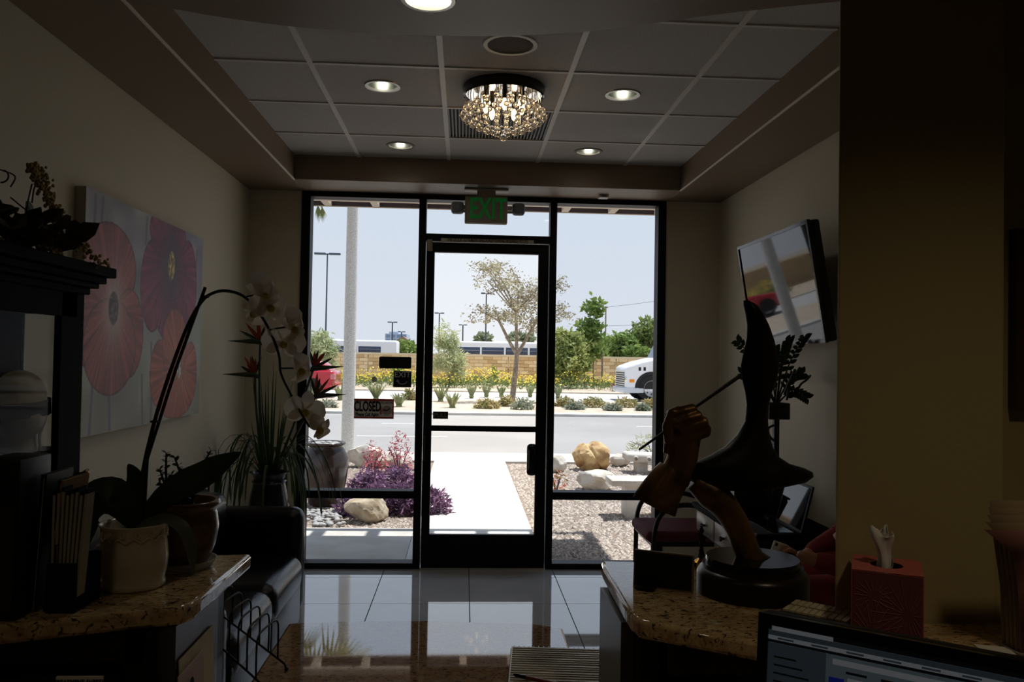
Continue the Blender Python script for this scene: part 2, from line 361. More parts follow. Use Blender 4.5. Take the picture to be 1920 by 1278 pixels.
# signs on the shopfront
def signboard(name, u0, v0, u1, v1, y, m, label, cat='sign', t=.004):
    a, b = aty(u0, v0, y), aty(u1, v1, y); r = empty(name, ((a.x+b.x)/2, y, b.z), label, cat)
    MB().box((a.x, y, b.z), (b.x, y+t, a.z)).build('board', m, r); return r, a, b
sg = mat('sign_tape', (200,192,168), .6)
r, a, b = signboard('door_sign', 827, 446, 1001, 456, 5.958, sg, 'narrow pale strip reading THIS DOOR TO REMAIN UNLOCKED DURING BUSINESS HOURS')
text('lettering', 'THIS DOOR TO REMAIN UNLOCKED DURING BUSINESS HOURS', .036, 'black', ((a.x+b.x)/2, 5.957, (a.z+b.z)/2), parent=r, sx=.575, bold=.0006)
r, a, b = signboard('push_pull_sticker', 812, 771, 840, 785, 6.004, 'black', 'small black sticker reading PULL on the door glass')
text('lettering', 'PULL', .045, mat('sign_gray', (150,150,140), .6), ((a.x+b.x)/2, 6.003, (a.z+b.z)/2), parent=r)
r, a, b = signboard('wide_sticker', 713, 670, 769, 689, 6.0125, 'black', 'wide blank black sticker with rounded corners on the window glass')
rp_ = [(cx_+.012*cos(t), cz_+.012*sin(t)) for cx_, cz_, t0 in ((b.x-.004,a.z-.004,0),(a.x+.004,a.z-.004,pi/2),(a.x+.004,b.z+.004,pi),(b.x-.004,b.z+.004,1.5*pi)) for t in np.linspace(t0, t0+pi/2, 5)]
k_ = MB().prism(rp_, 6.0115, 6.0125); k_.v = [(x, z, y) for x, y, z in k_.v]; k_.build('rounded_face', 'black', r)
for u in (720, 748):
    p, q = aty(u, 674, 6.011), aty(u+14, 684, 6.011); MB().box((p.x, 6.0105, q.z), (q.x, 6.0114, p.z)).build('faded_patch', mat('faded', (28,28,24), .6), r)
r, a, b = signboard('exit_sticker', 738, 695, 771, 726, 6.012, mat('navy_black', (14,13,20), .5), 'square black sticker reading EXIT above a curved arrow')
text('lettering', 'EXIT', .058, mat('sign_pale', (225,225,225), .6), ((a.x+b.x)/2, 6.011, a.z-.028), parent=r)
arr = [((a.x+b.x)/2 + .033*cos(t), 6.010, b.z+.045+.022*sin(t)) for t in np.linspace(pi*1.02, 2*pi, 9)]
MB().tube(arr, .004, 6).build('arrow', mat('sign_mauve', (170,150,195), .6), r)
MB().add([(arr[0][0]-.014, 6.010, arr[0][2]-.004), (arr[0][0]+.012, 6.010, arr[0][2]-.004), (arr[0][0]-.002, 6.010, arr[0][2]+.016)], [(0,1,2)]).build('arrow_head', 'sign_mauve', r)
r, a, b = signboard('closed_sign', 664, 747, 738, 785, 6.010, mat('sign_red', (190,70,56), .6), 'red bordered sign reading CLOSED Please Call Again on the window')
gry = mat('sign_face', (236,232,222), .6)
xm = a.x + (b.x-a.x)*.655; hz = a.z-b.z
MB().box((a.x+.004, 6.008, b.z+hz*.10), (b.x-.008, 6.0102, a.z-hz*.11)).build('face', gry, r)
text('lettering', 'CLOSED', .100, 'black', ((a.x+xm)/2+.004, 6.007, a.z-hz*.40), parent=r, sx=.52, bold=.003)
text('lettering', 'Please Call Again', .034, 'black', ((a.x+xm)/2+.002, 6.007, a.z-hz*.79), parent=r, sx=.72, bold=.0008)
text('lettering', 'WILL RETURN', .022, 'black', ((b.x+xm)/2-.002, 6.007, a.z-hz*.19), parent=r, sx=.66)
ck = MB().lathe([(0,0),(.036,0),(.036,.001)], n=20); cc = ((b.x+xm)/2, 6.0072, a.z-hz*.58)
ck.v = [(cc[0]+x, cc[1]-z, cc[2]+y) for x, y, z in ck.v]; ck.build('clock_dial', mat('sign_dial', (180,160,150), .6), r)
for t_ in (.6, 2.9): MB().tube([(cc[0], 6.0055, cc[2]), (cc[0]+.026*cos(t_), 6.0055, cc[2]+.026*sin(t_))], .003, 5).build('clock_hand', 'black', r)
for s_ in (-1, 1): MB().box((cc[0]+s_*.044-.006, 6.007, cc[2]-.03), (cc[0]+s_*.044+.006, 6.0085, cc[2]+.03)).build('numeral_strip', 'sign_red', r)
p = aty(702, 711, 6.012); rs = MB().lathe([(0,0),(.020,0),(.020,.002)], n=20); rs.v = [(p.x+x, p.y-z, p.z+y) for x, y, z in rs.v]
r = empty('round_sticker', p, 'round white sticker with a question mark on the window glass', 'sticker'); rs.build('disc', 'paper', r)
text('lettering', '?', .03, mat('blue_gray', (80,90,130), .6), (p.x, p.y-.003, p.z), parent=r)

# exit sign with two lamp heads
ey = 5.72
a, b = aty(872, 367, ey), aty(951, 420, ey); mx_ = (a.x+b.x)/2
r = empty('exit_sign', (mx_, ey, ZS), 'green lettered EXIT sign with twin emergency lamps above the door', 'exit sign')
hs = mat('sign_housing', (158,148,130), .5)
MB().rbox((a.x, ey-.01, b.z), (b.x, ey+.045, a.z), .008).build('housing', hs, r, smooth=True)
MB().box((mx_-.065, ey+.0, a.z-.005), (mx_+.065, ey+.036, ZS-.012)).build('neck', hs, r); MB().rbox((mx_-.155, ey-.03, ZS-.014), (mx_+.155, ey+.07, ZS), .005).build('mounting_plate', hs, r, smooth=True)
text('lettering', 'EXIT', .205, mat('exit_green', (20,150,60), .5, emit=.05, ec=(20,150,60)), (mx_+.012, ey-.0115, (a.z+b.z)/2+.002), parent=r, sx=.62, bold=.004)
lm = mat('lamp_lens', (120,124,128), .25, bump=1, bscale=90)
for u, v, s_ in ((858,390,-1),(972,393,1)):
    p = aty(u, v, ey+.01); h = MB().rbox((p.x-.045, ey-.035, p.z-.042), (p.x+.045, ey+.04, p.z+.042), .022, 3).build('lamp_head', lm, r, smooth=True)
    e0 = a.x if s_ < 0 else b.x; MB().tube([(e0, ey+.015, p.z-.02), (p.x-s_*.03, ey+.015, p.z-.02)], .009).build('lamp_arm', hs, r, smooth=True)
p = atz(1127, 371, ZS); r = empty('motion_sensor', (p.x, 5.82, ZS), 'small white sensor box under the soffit above the window', 'sensor')
MB().rbox((p.x-.035, 5.79, ZS-.022), (p.x+.035, 5.86, ZS), .005).build('housing', 'paper', r, smooth=True); MB().box((p.x-.018, 5.787, ZS-.016), (p.x+.018, 5.791, ZS-.008)).build('lens', 'lamp_lens', r)

# ------------------------------------------------------------------ ceiling fixtures
bulbw = mat('lamp_white', (255,250,238), .5, emit=5, ec=(255,250,235)); bulbwarm = mat('lamp_warm', (255,214,150), .5, emit=6, ec=(255,210,150))
mat('reflector', (150,154,146), .3, metal=1); mat('trim_ring', (170,168,160), .3, metal=.6)
def downlight(x, y, z, r, label, bulb=True):
    d = empty('recessed_downlight', (x, y, z), label, 'ceiling light', 'recessed downlights')
    MB().lathe([(r*.90,.004),(r*.92,-.006),(r*1.08,-.006),(r*1.13,0),(r*1.13,.004)], (x,y,z), 36).build('trim_ring', 'trim_ring', d, smooth=True)
    MB().lathe([(r*.92,0),(r*.84,.05),(r*.62,.11),(r*.3,.135),(0,.14)], (x,y,z), 36).build('reflector', 'reflector', d, smooth=True)
    if bulb:
        b_ = MB().tube([(x,y,z+.135),(x,y,z+.012),(x,y,z+.002)], [.024,.024,.017], 14).build('bulb', bulbw, d, smooth=True)
    else: MB().lathe([(0,.018),(r*.84,.02),(r*.9,.012)], (x,y,z), 36).build('lens', mat('lens_lit', (255,248,224), .5, emit=4, ec=(255,248,222)), d, smooth=True)
    return d
names = ['above the canvas and nearer the desk', 'above the television and nearer the desk', 'by the window on the canvas side', 'by the window on the television side']
for (x, y), n_ in zip(LIGHTS, names): downlight(x, y, ZC, .082, 'lit chrome recessed downlight ' + n_)
downlight(HOLE.x, HOLE.y, ZS, .084, 'bright frosted downlight in the curved lowered ceiling', False)
def spot(x, y, z, power, col, tx_=0, ty_=0, ang=110):
    l = bpy.data.objects.new('downlight_beam', bpy.data.lights.new('downlight_beam', 'SPOT')); COL.objects.link(l); l.location = (x, y, z)
    l.data.energy = power; l.data.color = col; l.data.spot_size = radians(ang); l.data.spot_blend = .7; l.data.shadow_soft_size = .07
    l.rotation_euler = Vector((-tx_, -ty_, 1)).to_track_quat('Z', 'Y').to_euler()
for i, (x, y) in enumerate(((.95, .45), (-.75, .45))):
    d = downlight(x, y, ZS-.012, .08, ['warm', 'second warm'][i] + ' downlight over the desk behind the viewer', False); spot(x, y, ZS-.03, (7.5, 2.0)[i], (1, .80, .52))
spot(HOLE.x, HOLE.y, ZS-.03, 3, (1, .93, .8))
for x, y in LIGHTS: spot(x, y, ZC-.02, 1.2, (1, .96, .88), ang=150)
# speaker
r = empty('ceiling_speaker', (.174, 3.5, ZC), 'round speaker grille set in the ceiling tile', 'speaker')
MB().lathe([(.098,0),(.10,-.008),(.118,-.008),(.122,0)], (.174,3.49,ZC), 40).build('rim', 'grid_white', r, smooth=True)
MB().lathe([(0,-.005),(.05,-.005),(.098,-.003)], (.174,3.49,ZC), 40).build('grille', mat('grille', (120,112,104), .8, bump=1, bscale=500), r, smooth=True)
# ventilation grille filling one ceiling tile
r = empty('air_vent', (.174, 4.72, ZC), 'ribbed air return grille filling a ceiling tile beside the chandelier', 'vent')
x0, x1, y0, y1 = cx[2], cx[3], cy[3], cy[4]
MB().box((x0, y0, ZC+.012), (x1, y1, ZC+.02)).build('backing', mat('vent_back', (84,84,84), .8), r)
for k in range(30): xx = x0+.018+(x1-x0-.036)*k/29; MB().box((xx-.004, y0+.012, ZC), (xx+.004, y1-.012, ZC+.012)).build('slat', mat('vent_slat', (138,136,134), .5), r)

# ------------------------------------------------------------------ crystal chandelier
CX, CY = .174, 4.06
ch = empty('chandelier', (CX, CY, ZC), 'flush crystal ball chandelier with black rim and warm bulbs', 'chandelier')
MB().lathe([(0,0),(.205,0),(.208,-.012),(.200,-.03),(.204,-.045),(.196,-.05),(.192,-.046)], (CX,CY,ZC), 48).build('rim', 'black_gloss', ch, smooth=True)
MB().lathe([(0,-.040),(.192,-.042)], (CX,CY,ZC), 48).build('mirror_plate', mat('mirror', (235,235,235), .06, metal=1), ch)
cg = mat('crystal', (255,248,235), .0, trans=1, ior=1.5)
ballm = MB().ball((0,0,0), .0135, 14, 9); bm0 = None; rg = random.Random(3)
strings = MB()
for r_, z_, n_ in ((.10,2.80,10),(.145,2.815,15),(.176,2.80,18),(.198,2.775,22),(.207,2.752,24),(.19,2.735,22),(.16,2.716,19),(.125,2.70,15),(.088,2.685,11),(.05,2.672,6)):
    for k in range(n_):
        a = 2*pi*(k+(n_ % 2)*.5)/n_ + rg.uniform(-.03,.03); p = (CX+r_*cos(a), CY+r_*sin(a), z_+rg.uniform(-.003,.003))
        if bm0 is None: o = ballm.build('crystal_ball', cg, None, smooth=2); bm0 = o.data
        else: o = bpy.data.objects.new('crystal_ball', bm0); COL.objects.link(o)
        o.location = p; put(o, ch)
        if k % 2 == 0: strings.tube([(p[0],p[1],p[2]+.012), (CX+min(r_,.185)*cos(a), CY+min(r_,.185)*sin(a), ZC-.042)], .0012, 4)
o = MB().ball((CX,CY,2.648), .02, 18, 12).build('drop_ball', cg, ch, smooth=2)
o = strings.build('bead_string', 'chrome', ch); o['kind'] = 'stuff'
for k in range(5):
    a = 2*pi*k/5 - pi/2; x, y = CX+.095*cos(a), CY+.095*sin(a)
    s_ = MB().tube([(x,y,ZC-.04),(x,y,ZC-.085)], .012, 10).build('socket', 'black', ch, smooth=True)
    MB().lathe([(0,-.145),(.008,-.138),(.014,-.12),(.013,-.10),(.007,-.085)], (x,y,ZC), 12).build('bulb', bulbwarm, s_, smooth=True)
# ================================================================== WAITING AREA
# --- canvas with three big flowers on the left wall
FX = XL+.045
q = [atx(160,357,FX), atx(379,441,FX), atx(375,771,FX), atx(150,824,FX)]
y0, y1 = (q[0].y+q[3].y)/2, (q[1].y+q[2].y)/2; z1 = (q[0].z+q[1].z)/2; z0 = (q[2].z+q[3].z)/2
cv = empty('flower_canvas', (XL, y0, z0), 'large unframed canvas of red, purple and orange poppies on the wall', 'painting')
NX, NZ = 300, 250
S, T = np.meshgrid(np.linspace(y0, y1, NX), np.linspace(z0, z1, NZ))
rs = np.random.RandomState(5)
def vnoise(x, y, s, seed=0):
    r = np.random.RandomState(seed); g = r.rand(64, 64); x = x*s; y = y*s; i = np.floor(x).astype(int); j = np.floor(y).astype(int); a = x-i; b = y-j
    a = a*a*(3-2*a); b = b*b*(3-2*b); G = lambda p, w: g[p % 64, w % 64]
    return G(i,j)*(1-a)*(1-b)+G(i+1,j)*a*(1-b)+G(i,j+1)*(1-a)*b+G(i+1,j+1)*a*b
colr = np.zeros((NZ, NX, 3)); bgc = np.array([168,168,170.]); n1 = vnoise(S, T, 9, 1)[..., None]; n2 = vnoise(S, T, 3.5, 2)[..., None]
colr[:] = bgc + (n1-.5)*44 + (n2-.5)*np.array([30,44,10.])
low = np.clip((z0+.45*(z1-z0)-T)/(z1-z0)*2.2, 0, 1)[..., None]; colr = colr*(1-low*.35)+np.array([156,156,112.])*low*.35
def stw(u, v): p = atx(u, v, FX); return p.y, p.z
def stroke(u, va, vb, w, c):
    ya, za = stw(u, va); _, zb = stw(u, vb); m = np.clip(1.4-np.abs(S-ya-.012*np.sin(T*9+u))/w, 0, 1)*(T > min(za, zb))*(T < max(za, zb)); colr[:] = colr*(1-.75*m[..., None]) + np.array(c, float)*.75*m[..., None]
for u, va, vb in ((177,362,425),(194,366,420),(276,405,460),(286,408,450),(205,735,810),(268,700,800),(285,640,790),(370,470,560),(171,700,815)): stroke(u, va, vb, .012, (118,104,124))
def flower(cu, cv_, R, c1, c2, cc, ri, lob, ph, ex=1.0, petals=()):
    cy_, cz_ = stw(cu, cv_)
    for (ou, ov, ra, rb, an) in petals:
        py, pz = stw(ou, ov); dy, dz = S-py, T-pz; a = 0; e_a, e_b = stw(ou-ra, ov), stw(ou+ra, ov); ra = abs(e_b[0]-e_a[0])/2; rb = abs(stw(ou, ov-rb)[1]-stw(ou, ov+rb)[1])/2; e = ((dy*cos(a)+dz*sin(a))/ra)**2 + ((-dy*sin(a)+dz*cos(a))/rb)**2
        th = np.arctan2(T-cz_, S-cy_); rr = np.hypot(S-cy_, T-cz_); st_ = vnoise(th*7, rr*2, 3, 7)[..., None]; k = np.clip(rr/R, 0, 1)[..., None]
        c = np.array(c1)*(1-k)+np.array(c2)*k; c = c*(.78+.44*st_); edge = np.clip((e-.88)/.12, 0, 1)[..., None]; c = c*(1-.4*edge)
        m = (e < 1)[..., None]; colr[:] = np.where(m, c, colr)
    rr = np.hypot((S-cy_), (T-cz_)*ex); h = np.exp(-(rr/(ri*2.1))**2)[..., None]; colr[:] = colr*(1-h*.85)+np.array(cc[0])*h*.85
    m = np.clip((ri-rr)/(ri*.15), 0, 1)[..., None]; sp = vnoise(S, T, 75, 9)[..., None]; colr[:] = colr*(1-m)+(np.array(cc[1])*(.5+sp))*m
flower(322, 498, .38, (112,46,76), (150,70,98), ((70,62,92),(186,168,96)), .052, 3, 0, .62, ((317,440,34,50,0),(287,535,23,88,0),(352,538,17,88,0),(322,585,30,58,0),(322,505,26,60,0)))
flower(213, 578, .44, (186,104,96), (160,84,80), ((230,222,214),(110,92,90)), .055, 3, 1, .7, ((208,500,51,84,0),(172,600,32,95,0),(242,625,28,85,0),(208,650,50,92,0)))
flower(336, 690, .30, (200,128,100), (180,100,84), ((196,120,90),(200,190,180)), .035, 3, 2, .6, ((330,742,34,42,0),(300,700,19,64,0),(356,700,13,60,0),(328,645,23,68,0)))
colr = np.clip(colr, 0, 255)
vv = np.stack([np.full_like(S, FX), S, T], -1).reshape(-1, 3)
me = bpy.data.meshes.new('painted_face'); fa = [(j*NX+i, j*NX+i+1, (j+1)*NX+i+1, (j+1)*NX+i) for j in range(NZ-1) for i in range(NX-1)]
me.from_pydata(vv.tolist(), [], fa); at = me.color_attributes.new('paint', 'FLOAT_COLOR', 'POINT')
cl = colr.reshape(-1, 3)/255; cl = np.where(cl <= .04045, cl/12.92, ((cl+.055)/1.055)**2.4); at.data.foreach_set('color', np.concatenate([cl, np.ones((len(cl), 1))], 1).astype(np.float32).ravel())
pm = bpy.data.materials.new('paint'); pm.use_nodes = True; an = pm.node_tree.nodes.new('ShaderNodeAttribute'); an.attribute_name = 'paint'
pm.node_tree.links.new(an.outputs['Color'], pm.node_tree.nodes['Principled BSDF'].inputs['Base Color']); pm.node_tree.nodes['Principled BSDF'].inputs['Roughness'].default_value = .55
me.materials.append(pm); o = bpy.data.objects.new('painted_face', me); COL.objects.link(o); put(o, cv)
MB().box((XL+.001, y0, z0), (FX-.002, y1, z1)).build('stretcher', mat('canvas_edge', (176,166,152), .8), cv)

# --- dark display cabinet against the left wall
CF, C0, C1 = -1.13, 1.56, 2.485
zt = aty(150, 552, C1).z
cb = empty('display_cabinet', (-1.35, 2.0, 0), 'tall black display cabinet with stepped cornice and glass doors', 'cabinet')
DW = 'dark_wood'
MB().box((XL+.002, C0, .0), (XL+.02, C1, zt)).build('back_panel', DW, cb)
MB().box((XL+.02, C0, 0), (CF-.02, C0+.02, zt)).build('side_panel', DW, cb)
MB().box((XL+.02, C1-.02, 0), (-1.30, C1, zt)).build('side_panel', DW, cb); MB().box((-1.30, C1-.02, 0), (CF-.02, C1, .8)).build('side_panel', DW, cb); MB().box((-1.30, C1-.02, zt-.06), (CF-.02, C1, zt)).build('side_rail', DW, cb)
MB().box((-1.30, C1-.013, .8), (CF-.02, C1-.009, zt-.06)).build('side_pane', GL_CAB, cb)
MB().box((XL+.02, C0+.02, 0), (CF-.02, C1-.02, .06)).build('plinth', DW, cb)
zsf = aty(60, 862, 2.15).z
for z in (.62, zsf): MB().box((XL+.02, C0+.02, z-.02), (CF-.03, C1-.02, z)).build('shelf', DW, cb)
for k, (o_, a, b_) in enumerate(((.012,0,.02),(.03,.02,.035),(.045,.035,.055),(.065,.055,.085))):
    MB().box((XL+.002, C0-o_, zt+a), (CF+o_, C1+o_, zt+b_)).build('cornice_step', DW, cb, bevel=.004)
for (ya, yb, kn) in ((C0, 1.985, 0), (1.995, C1, 1)):
    dr = MB().box((CF-.02, ya, .08), (CF, ya+.045, zt)).build('door', DW, cb, bevel=.002)
    MB().box((CF-.02, yb-(.135 if kn else .045), .08), (CF, yb, zt)).build('stile', DW, dr, bevel=.002)
    MB().box((CF-.02, ya+.045, zt-.07), (CF, yb-.045, zt)).build('rail', DW, dr); MB().box((CF-.02, ya+.045, .08), (CF, yb-.045, .62)).build('panel', DW, dr)
    MB().box((CF-.012, ya+.045, .62), (CF-.008, yb-(.135 if kn else .045), zt-.07)).build('pane', GL_CAB, dr)
    if kn:
        p = aty(153, 888, yb-.015); MB().tube([(CF, yb-.018, p.z), (CF+.012, yb-.018, p.z), (CF+.016, yb-.018, p.z), (CF+.03, yb-.018, p.z), (CF+.036, yb-.018, p.z)], [.006,.006,.008,.017,.012], 14).build('knob', mat('dull_brass', (96,76,52), .35, metal=.7), dr, smooth=True)
# --- mannequin head in the cabinet, with a strap and a clear tube
hx, hy = -1.222, 2.32
hd = empty('mannequin_head', (hx, hy, zsf), 'white display head wearing a navy strap and clear tube inside the cabinet', 'display head')
hm = mat('plaster', (196,188,170), .45)
h = MB().tube([(hx,hy,zsf),(hx,hy,zsf+.05)], [.05,.045], 16); h.ball((hx,hy,zsf+.15), (.066,.072,.075), 24, 16); h.ball((hx+.02,hy-.01,zsf+.10), (.055,.06,.06), 18, 12); h.ball((hx+.055,hy-.03,zsf+.12), (.016,.012,.02), 10, 8)
o = h.build('head', hm, hd, smooth=2); md = o.modifiers.new('remesh', 'REMESH'); md.mode = 'VOXEL'; md.voxel_size = .006; md.use_smooth_shade = True
k = MB(); k.x = Matrix.Translation((hx, hy, zsf+.122)) @ Matrix.Rotation(.1, 4, 'X') @ Matrix.Diagonal((.92,1,1,1)); k.lathe([(.078,-.021),(.083,-.02),(.083,.02),(.078,.021)], (0,0,0), 32); k.build('strap', mat('navy', (14,17,32), .7, spec=.2), hd, smooth=True)
p = aty(84, 765, hy+.06); MB().rbox((p.x-.03, p.y-.02, p.z-.022), (p.x+.012, p.y+.02, p.z+.022), .008).build('connector', mat('blue_plastic', (46,62,120), .3), hd, smooth=True)
MB().tube(smoothpath([aty(34,738,hy-.03), aty(46,718,hy-.02), aty(60,709,hy), aty(72,715,hy+.01), aty(78,735,hy+.02)], 5), .003, 8).build('air_tube', mat('clear_plastic', (225,228,232), .1, trans=.4), hd, smooth=True)
MB().tube(smoothpath([aty(74,780,hy), aty(80,800,hy+.01), aty(74,815,hy), aty(76,845,hy)], 4), [.004]*13, 6).build('hose', 'clear_plastic', hd, smooth=True)

# --- floral arrangement on top of the cabinet
ztop = zt+.085; rg = random.Random(11)
ar = empty('floral_arrangement', (-1.3, 2.1, ztop), 'artificial vine with dark leaves and cream berry sprays atop the cabinet', 'floral arrangement')
MB().lathe([(0,0),(.10,0),(.12,.05),(.105,.06)], (-1.34,2.05,ztop), 20).build('basket', mat('basket', (70,48,28), .8, bump=.6), ar, smooth=True)
lf = mat('vine_leaf', (40,42,20), .6, sub=.15, c2=(64,58,28), scale=25)
for k in range(64):
    u = rg.uniform(-60, 150); vtop = 365 + max(0, u)*.62; v = rg.uniform(vtop, 488+u*.13); yy = rg.uniform(2.0, 2.36)
    p = aty(u, v, yy)
    if p.x < XL+.05: p.x = XL+.05+rg.random()*.05
    if p.z < ztop+.012: p.z = ztop+.012+rg.random()*.05
    d = Vector((rg.uniform(-1,1), rg.uniform(-1,.4), rg.uniform(-.7,.5))).normalized()*rg.uniform(.055,.085)
    if p.z+d.z < ztop+.01: d.z = abs(d.z)
    MB().ribbon([p, p+d*.3, p+d*.65, p+d], [.006, .05, .042, .002], (rg.uniform(-1,1), -1, .6), .3).build('leaf', lf, ar)
bmat = mat('berry', (190,166,112), .5)
for path in (((72,316),(90,350),(100,390),(122,420),(145,450),(165,475),(200,500)), ((62,312),(68,335),(92,372),(106,410),(128,440)), ((0,455),(40,448),(80,462),(120,478)), ((10,470),(60,472),(100,480))):
    pp = smoothpath([aty(u, v, 2.30+.02*i if len(path) > 5 else 2.15+.05*i) for i, (u, v) in enumerate(path)], 14); b_ = MB()
    for p in pp[:-1]:
        for _ in range(3 if len(path) != 7 else 2): q_ = Vector(p)+Vector((rg.gauss(0,.008), rg.gauss(0,.008), rg.gauss(0,.008))); b_.ball(q_, rg.uniform(.004,.0065), 6, 4)
    o = b_.build('berry_spray', bmat, ar, smooth=2); o['kind'] = 'stuff'
for a, b_, c_ in (((60,345),(50,400),(60,470)), ((0,318),(28,330),(20,350)), ((85,330),(66,348),(60,380)), ((20,370),(60,400),(100,405))):
    MB().tube(smoothpath([aty(*a,2.25), aty(*b_,2.22), aty(*c_,2.2)], 5), .002, 6).build('tendril', 'stem_dark', ar)
MB().tube([aty(0+14*cos(t)+2, 330+12*sin(t), 2.2) for t in np.linspace(-1.2, 1.6, 12)], .0022, 6).build('tendril', 'stem_dark', ar)

# --- black leather loveseat along the left wall
so = empty('leather_loveseat', (-1.2, 3.95, 0), 'black leather loveseat against the wall below the canvas', 'sofa')
SX0, SX1, SY0, SY1 = XL+.005, -.86, 3.02, 4.66
LE = 'leather'
MB().rbox((SX0, SY0, .07), (SX1-.04, SY1, .30), .02).build('base', LE, so, smooth=True)
MB().rbox((SX0, SY0, .25), (SX0+.20, SY1, .80), .07, 4).build('backrest', LE, so, smooth=True)
arm = MB()
for yy in (SY1-.15, ): arm.rbox((SX0+.02, yy, .12), (SX1-.005, yy+.15, .70), .07, 5)
arm.build('armrest', LE, so, smooth=True)
MB().rbox((SX0+.02, SY0, .12), (SX1-.005, SY0+.15, .62), .07, 5).build('armrest', LE, so, smooth=True)
for ya, yb in ((SY0+.15, 3.835), (3.835, SY1-.15)):
    c_ = MB().rbox((SX0+.17, ya+.004, .27), (SX1+.012, yb-.004, .465), .075, 5).build('seat_cushion', LE, so, smooth=True)
    MB().rbox((SX1-.03, ya+.012, .10), (SX1-.004, yb-.012, .34), .01).build('front_panel', LE, c_, smooth=True)
    MB().rbox((SX0+.14, ya+.01, .44), (SX0+.32, yb-.01, .80), .06, 4).build('back_cushion', LE, so, smooth=True)
for x in (SX0+.06, SX1-.1):
    for y in (SY0+.08, SY1-.08): MB().tube([(x,y,0),(x,y,.075)], [.018,.024], 10).build('foot', 'black', so)

# --- floor vase with birds of paradise in the corner
vx, vy = -1.245, 5.36; zv = aty(515, 884, vy).z
va = empty('floor_vase', (vx, vy, 0), 'tall dark floor vase standing in the corner by the window', 'vase')
MB().lathe([(0,0),(.09,0),(.10,.02),(.135,.30),(.14,.48),(.12,.62),(.095,zv-.05),(.105,zv-.015),(.125,zv),(.112,zv),(.09,zv-.03),(.085,zv-.2),(0,zv-.2)], (vx,vy,0), 32).build('body', mat('vase_dark', (26,28,40), .2), va, smooth=True)
MB().lathe([(.104,zv-.07),(.11,zv-.06),(.104,zv-.05)], (vx,vy,0), 32).build('collar', 'black_gloss', va, smooth=True)
rg = random.Random(21)
bp = empty('bird_of_paradise_arrangement', (vx, vy, zv), 'orange bird of paradise flowers with drooping grass in the dark floor vase', 'flower arrangement')
B = Vector((vx, vy, zv-.1))
mat('bop_orange', (150,56,36), .5, sub=.2); mat('bop_green', (46,56,34), .45)
def bop(u, v, s, y=vy):
    tip = aty(u, v, y); mid = (B+tip)/2 + Vector((.03*s, 0, .06))
    stt = MB().tube(smoothpath([B, mid, tip], 6), [.008]*13, 8).build('flower_stem', 'bop_green', bp, smooth=True)
    beak = tip + Vector((s*.20, -.02, .015 if s > 0 else -.05 + .05)); MB().tube([tip+Vector((-s*.03,0,-.02)), tip, tip+(beak-tip)*.4, beak], [.008,.02,.014,.001], 8).build('beak', 'bop_green', stt, smooth=True)
    for k in range(7):
        a = .5+k*.22; d = Vector((s*cos(a)*(.6 if k % 2 else 1), rg.uniform(-.4,.4), sin(a)))*rg.uniform(.10,.16)
        MB().ribbon([tip, tip+d*.4, tip+d*.75, tip+d], [.008,.022,.016,.001], (0,-1,.2), .3).build('petal', 'bop_orange' if k % 3 else 'bop_green', stt)
for u, v, s in ((488,640,-1),(478,702,-1),(588,690,1),(592,742,1)): bop(u, v, s)
for k in range(46):
    a = rg.uniform(0, 2*pi); l = rg.uniform(.25, .55); p = B+Vector((cos(a)*.05, sin(a)*.05, .08)); o1 = Vector((cos(a), sin(a), 0))
    hgt = rg.uniform(.10,.3); pth = smoothpath([p, p+o1*l*.25+Vector((0,0,hgt*.8)), p+o1*l*.5+Vector((0,0,hgt*.75)), p+o1*l*.72+Vector((0,0,-.02)), p+o1*l*.8+Vector((0,0,-.22))], 3)
    pth = [Vector((max(q_.x, XL+.015), min(q_.y, 5.95), q_.z)) for q_ in pth]
    MB().ribbon(pth, [.010+.006*sin(pi*i/(len(pth)-1)) if i < len(pth)-1 else .001 for i in range(len(pth))], (0,0,1), .3).build('grass_blade', 'leaf_grass', bp)
for k in range(22):
    a = rg.uniform(0, 2*pi); p = B+Vector((cos(a)*.04, sin(a)*.04, .05)); top = p+Vector((cos(a)*rg.uniform(.02,.12), sin(a)*.08, rg.uniform(.35,.78)))
    MB().ribbon([p, p+(top-p)*.5, top], [.012,.014,.001], (rg.uniform(-1,1),-1,0), .2).build('upright_blade', 'leaf_grass', bp)

# --- television on the right wall, tilted down
def tvplane():
    tl, tr, br, bl = [atx(u, v, x_) for (u, v, x_) in ((1382,464,1.645),(1512,412,1.645),(1553,637,1.745),(1413,652,1.745))]
    return tl, tr, br, bl
tl, tr, br, bl = tvplane()
ynear, yfar = (tr.y+br.y)/2, (tl.y+bl.y)/2; zt_ = (tl.z+tr.z)/2; zb_ = (bl.z+br.z)/2
tv = empty('television', (1.74, (ynear+yfar)/2, (zt_+zb_)/2), 'black flat television tilted down from the wall mount', 'television')
tilt = math.atan2(.10, zt_-zb_); ln = sqrt(.01+(zt_-zb_)**2); yc = (ynear+yfar)/2; hw = (yfar-ynear)/2
X0 = Matrix.Translation(((1.645+1.745)/2, yc, (zt_+zb_)/2)) @ Matrix.Rotation(-tilt, 4, 'Y')
def tvbox(n, a, b_, m, r=0):
    k = MB(); k.x = X0; (k.rbox(a, b_, r, 2) if r else k.box(a, b_)); return k.build(n, m, tv, smooth=bool(r))
H2 = ln/2
tvbox('bezel_side', (-.006,-hw,-H2), (.01,-hw+.016,H2), 'black_gloss'); tvbox('bezel_side', (-.006,hw-.016,-H2), (.01,hw,H2), 'black_gloss')
tvbox('bezel_top', (-.006,-hw+.016,H2-.016), (.01,hw-.016,H2), 'black_gloss'); tvbox('bezel_bottom', (-.006,-hw+.016,-H2), (.01,hw-.016,-H2+.02), 'black_gloss')
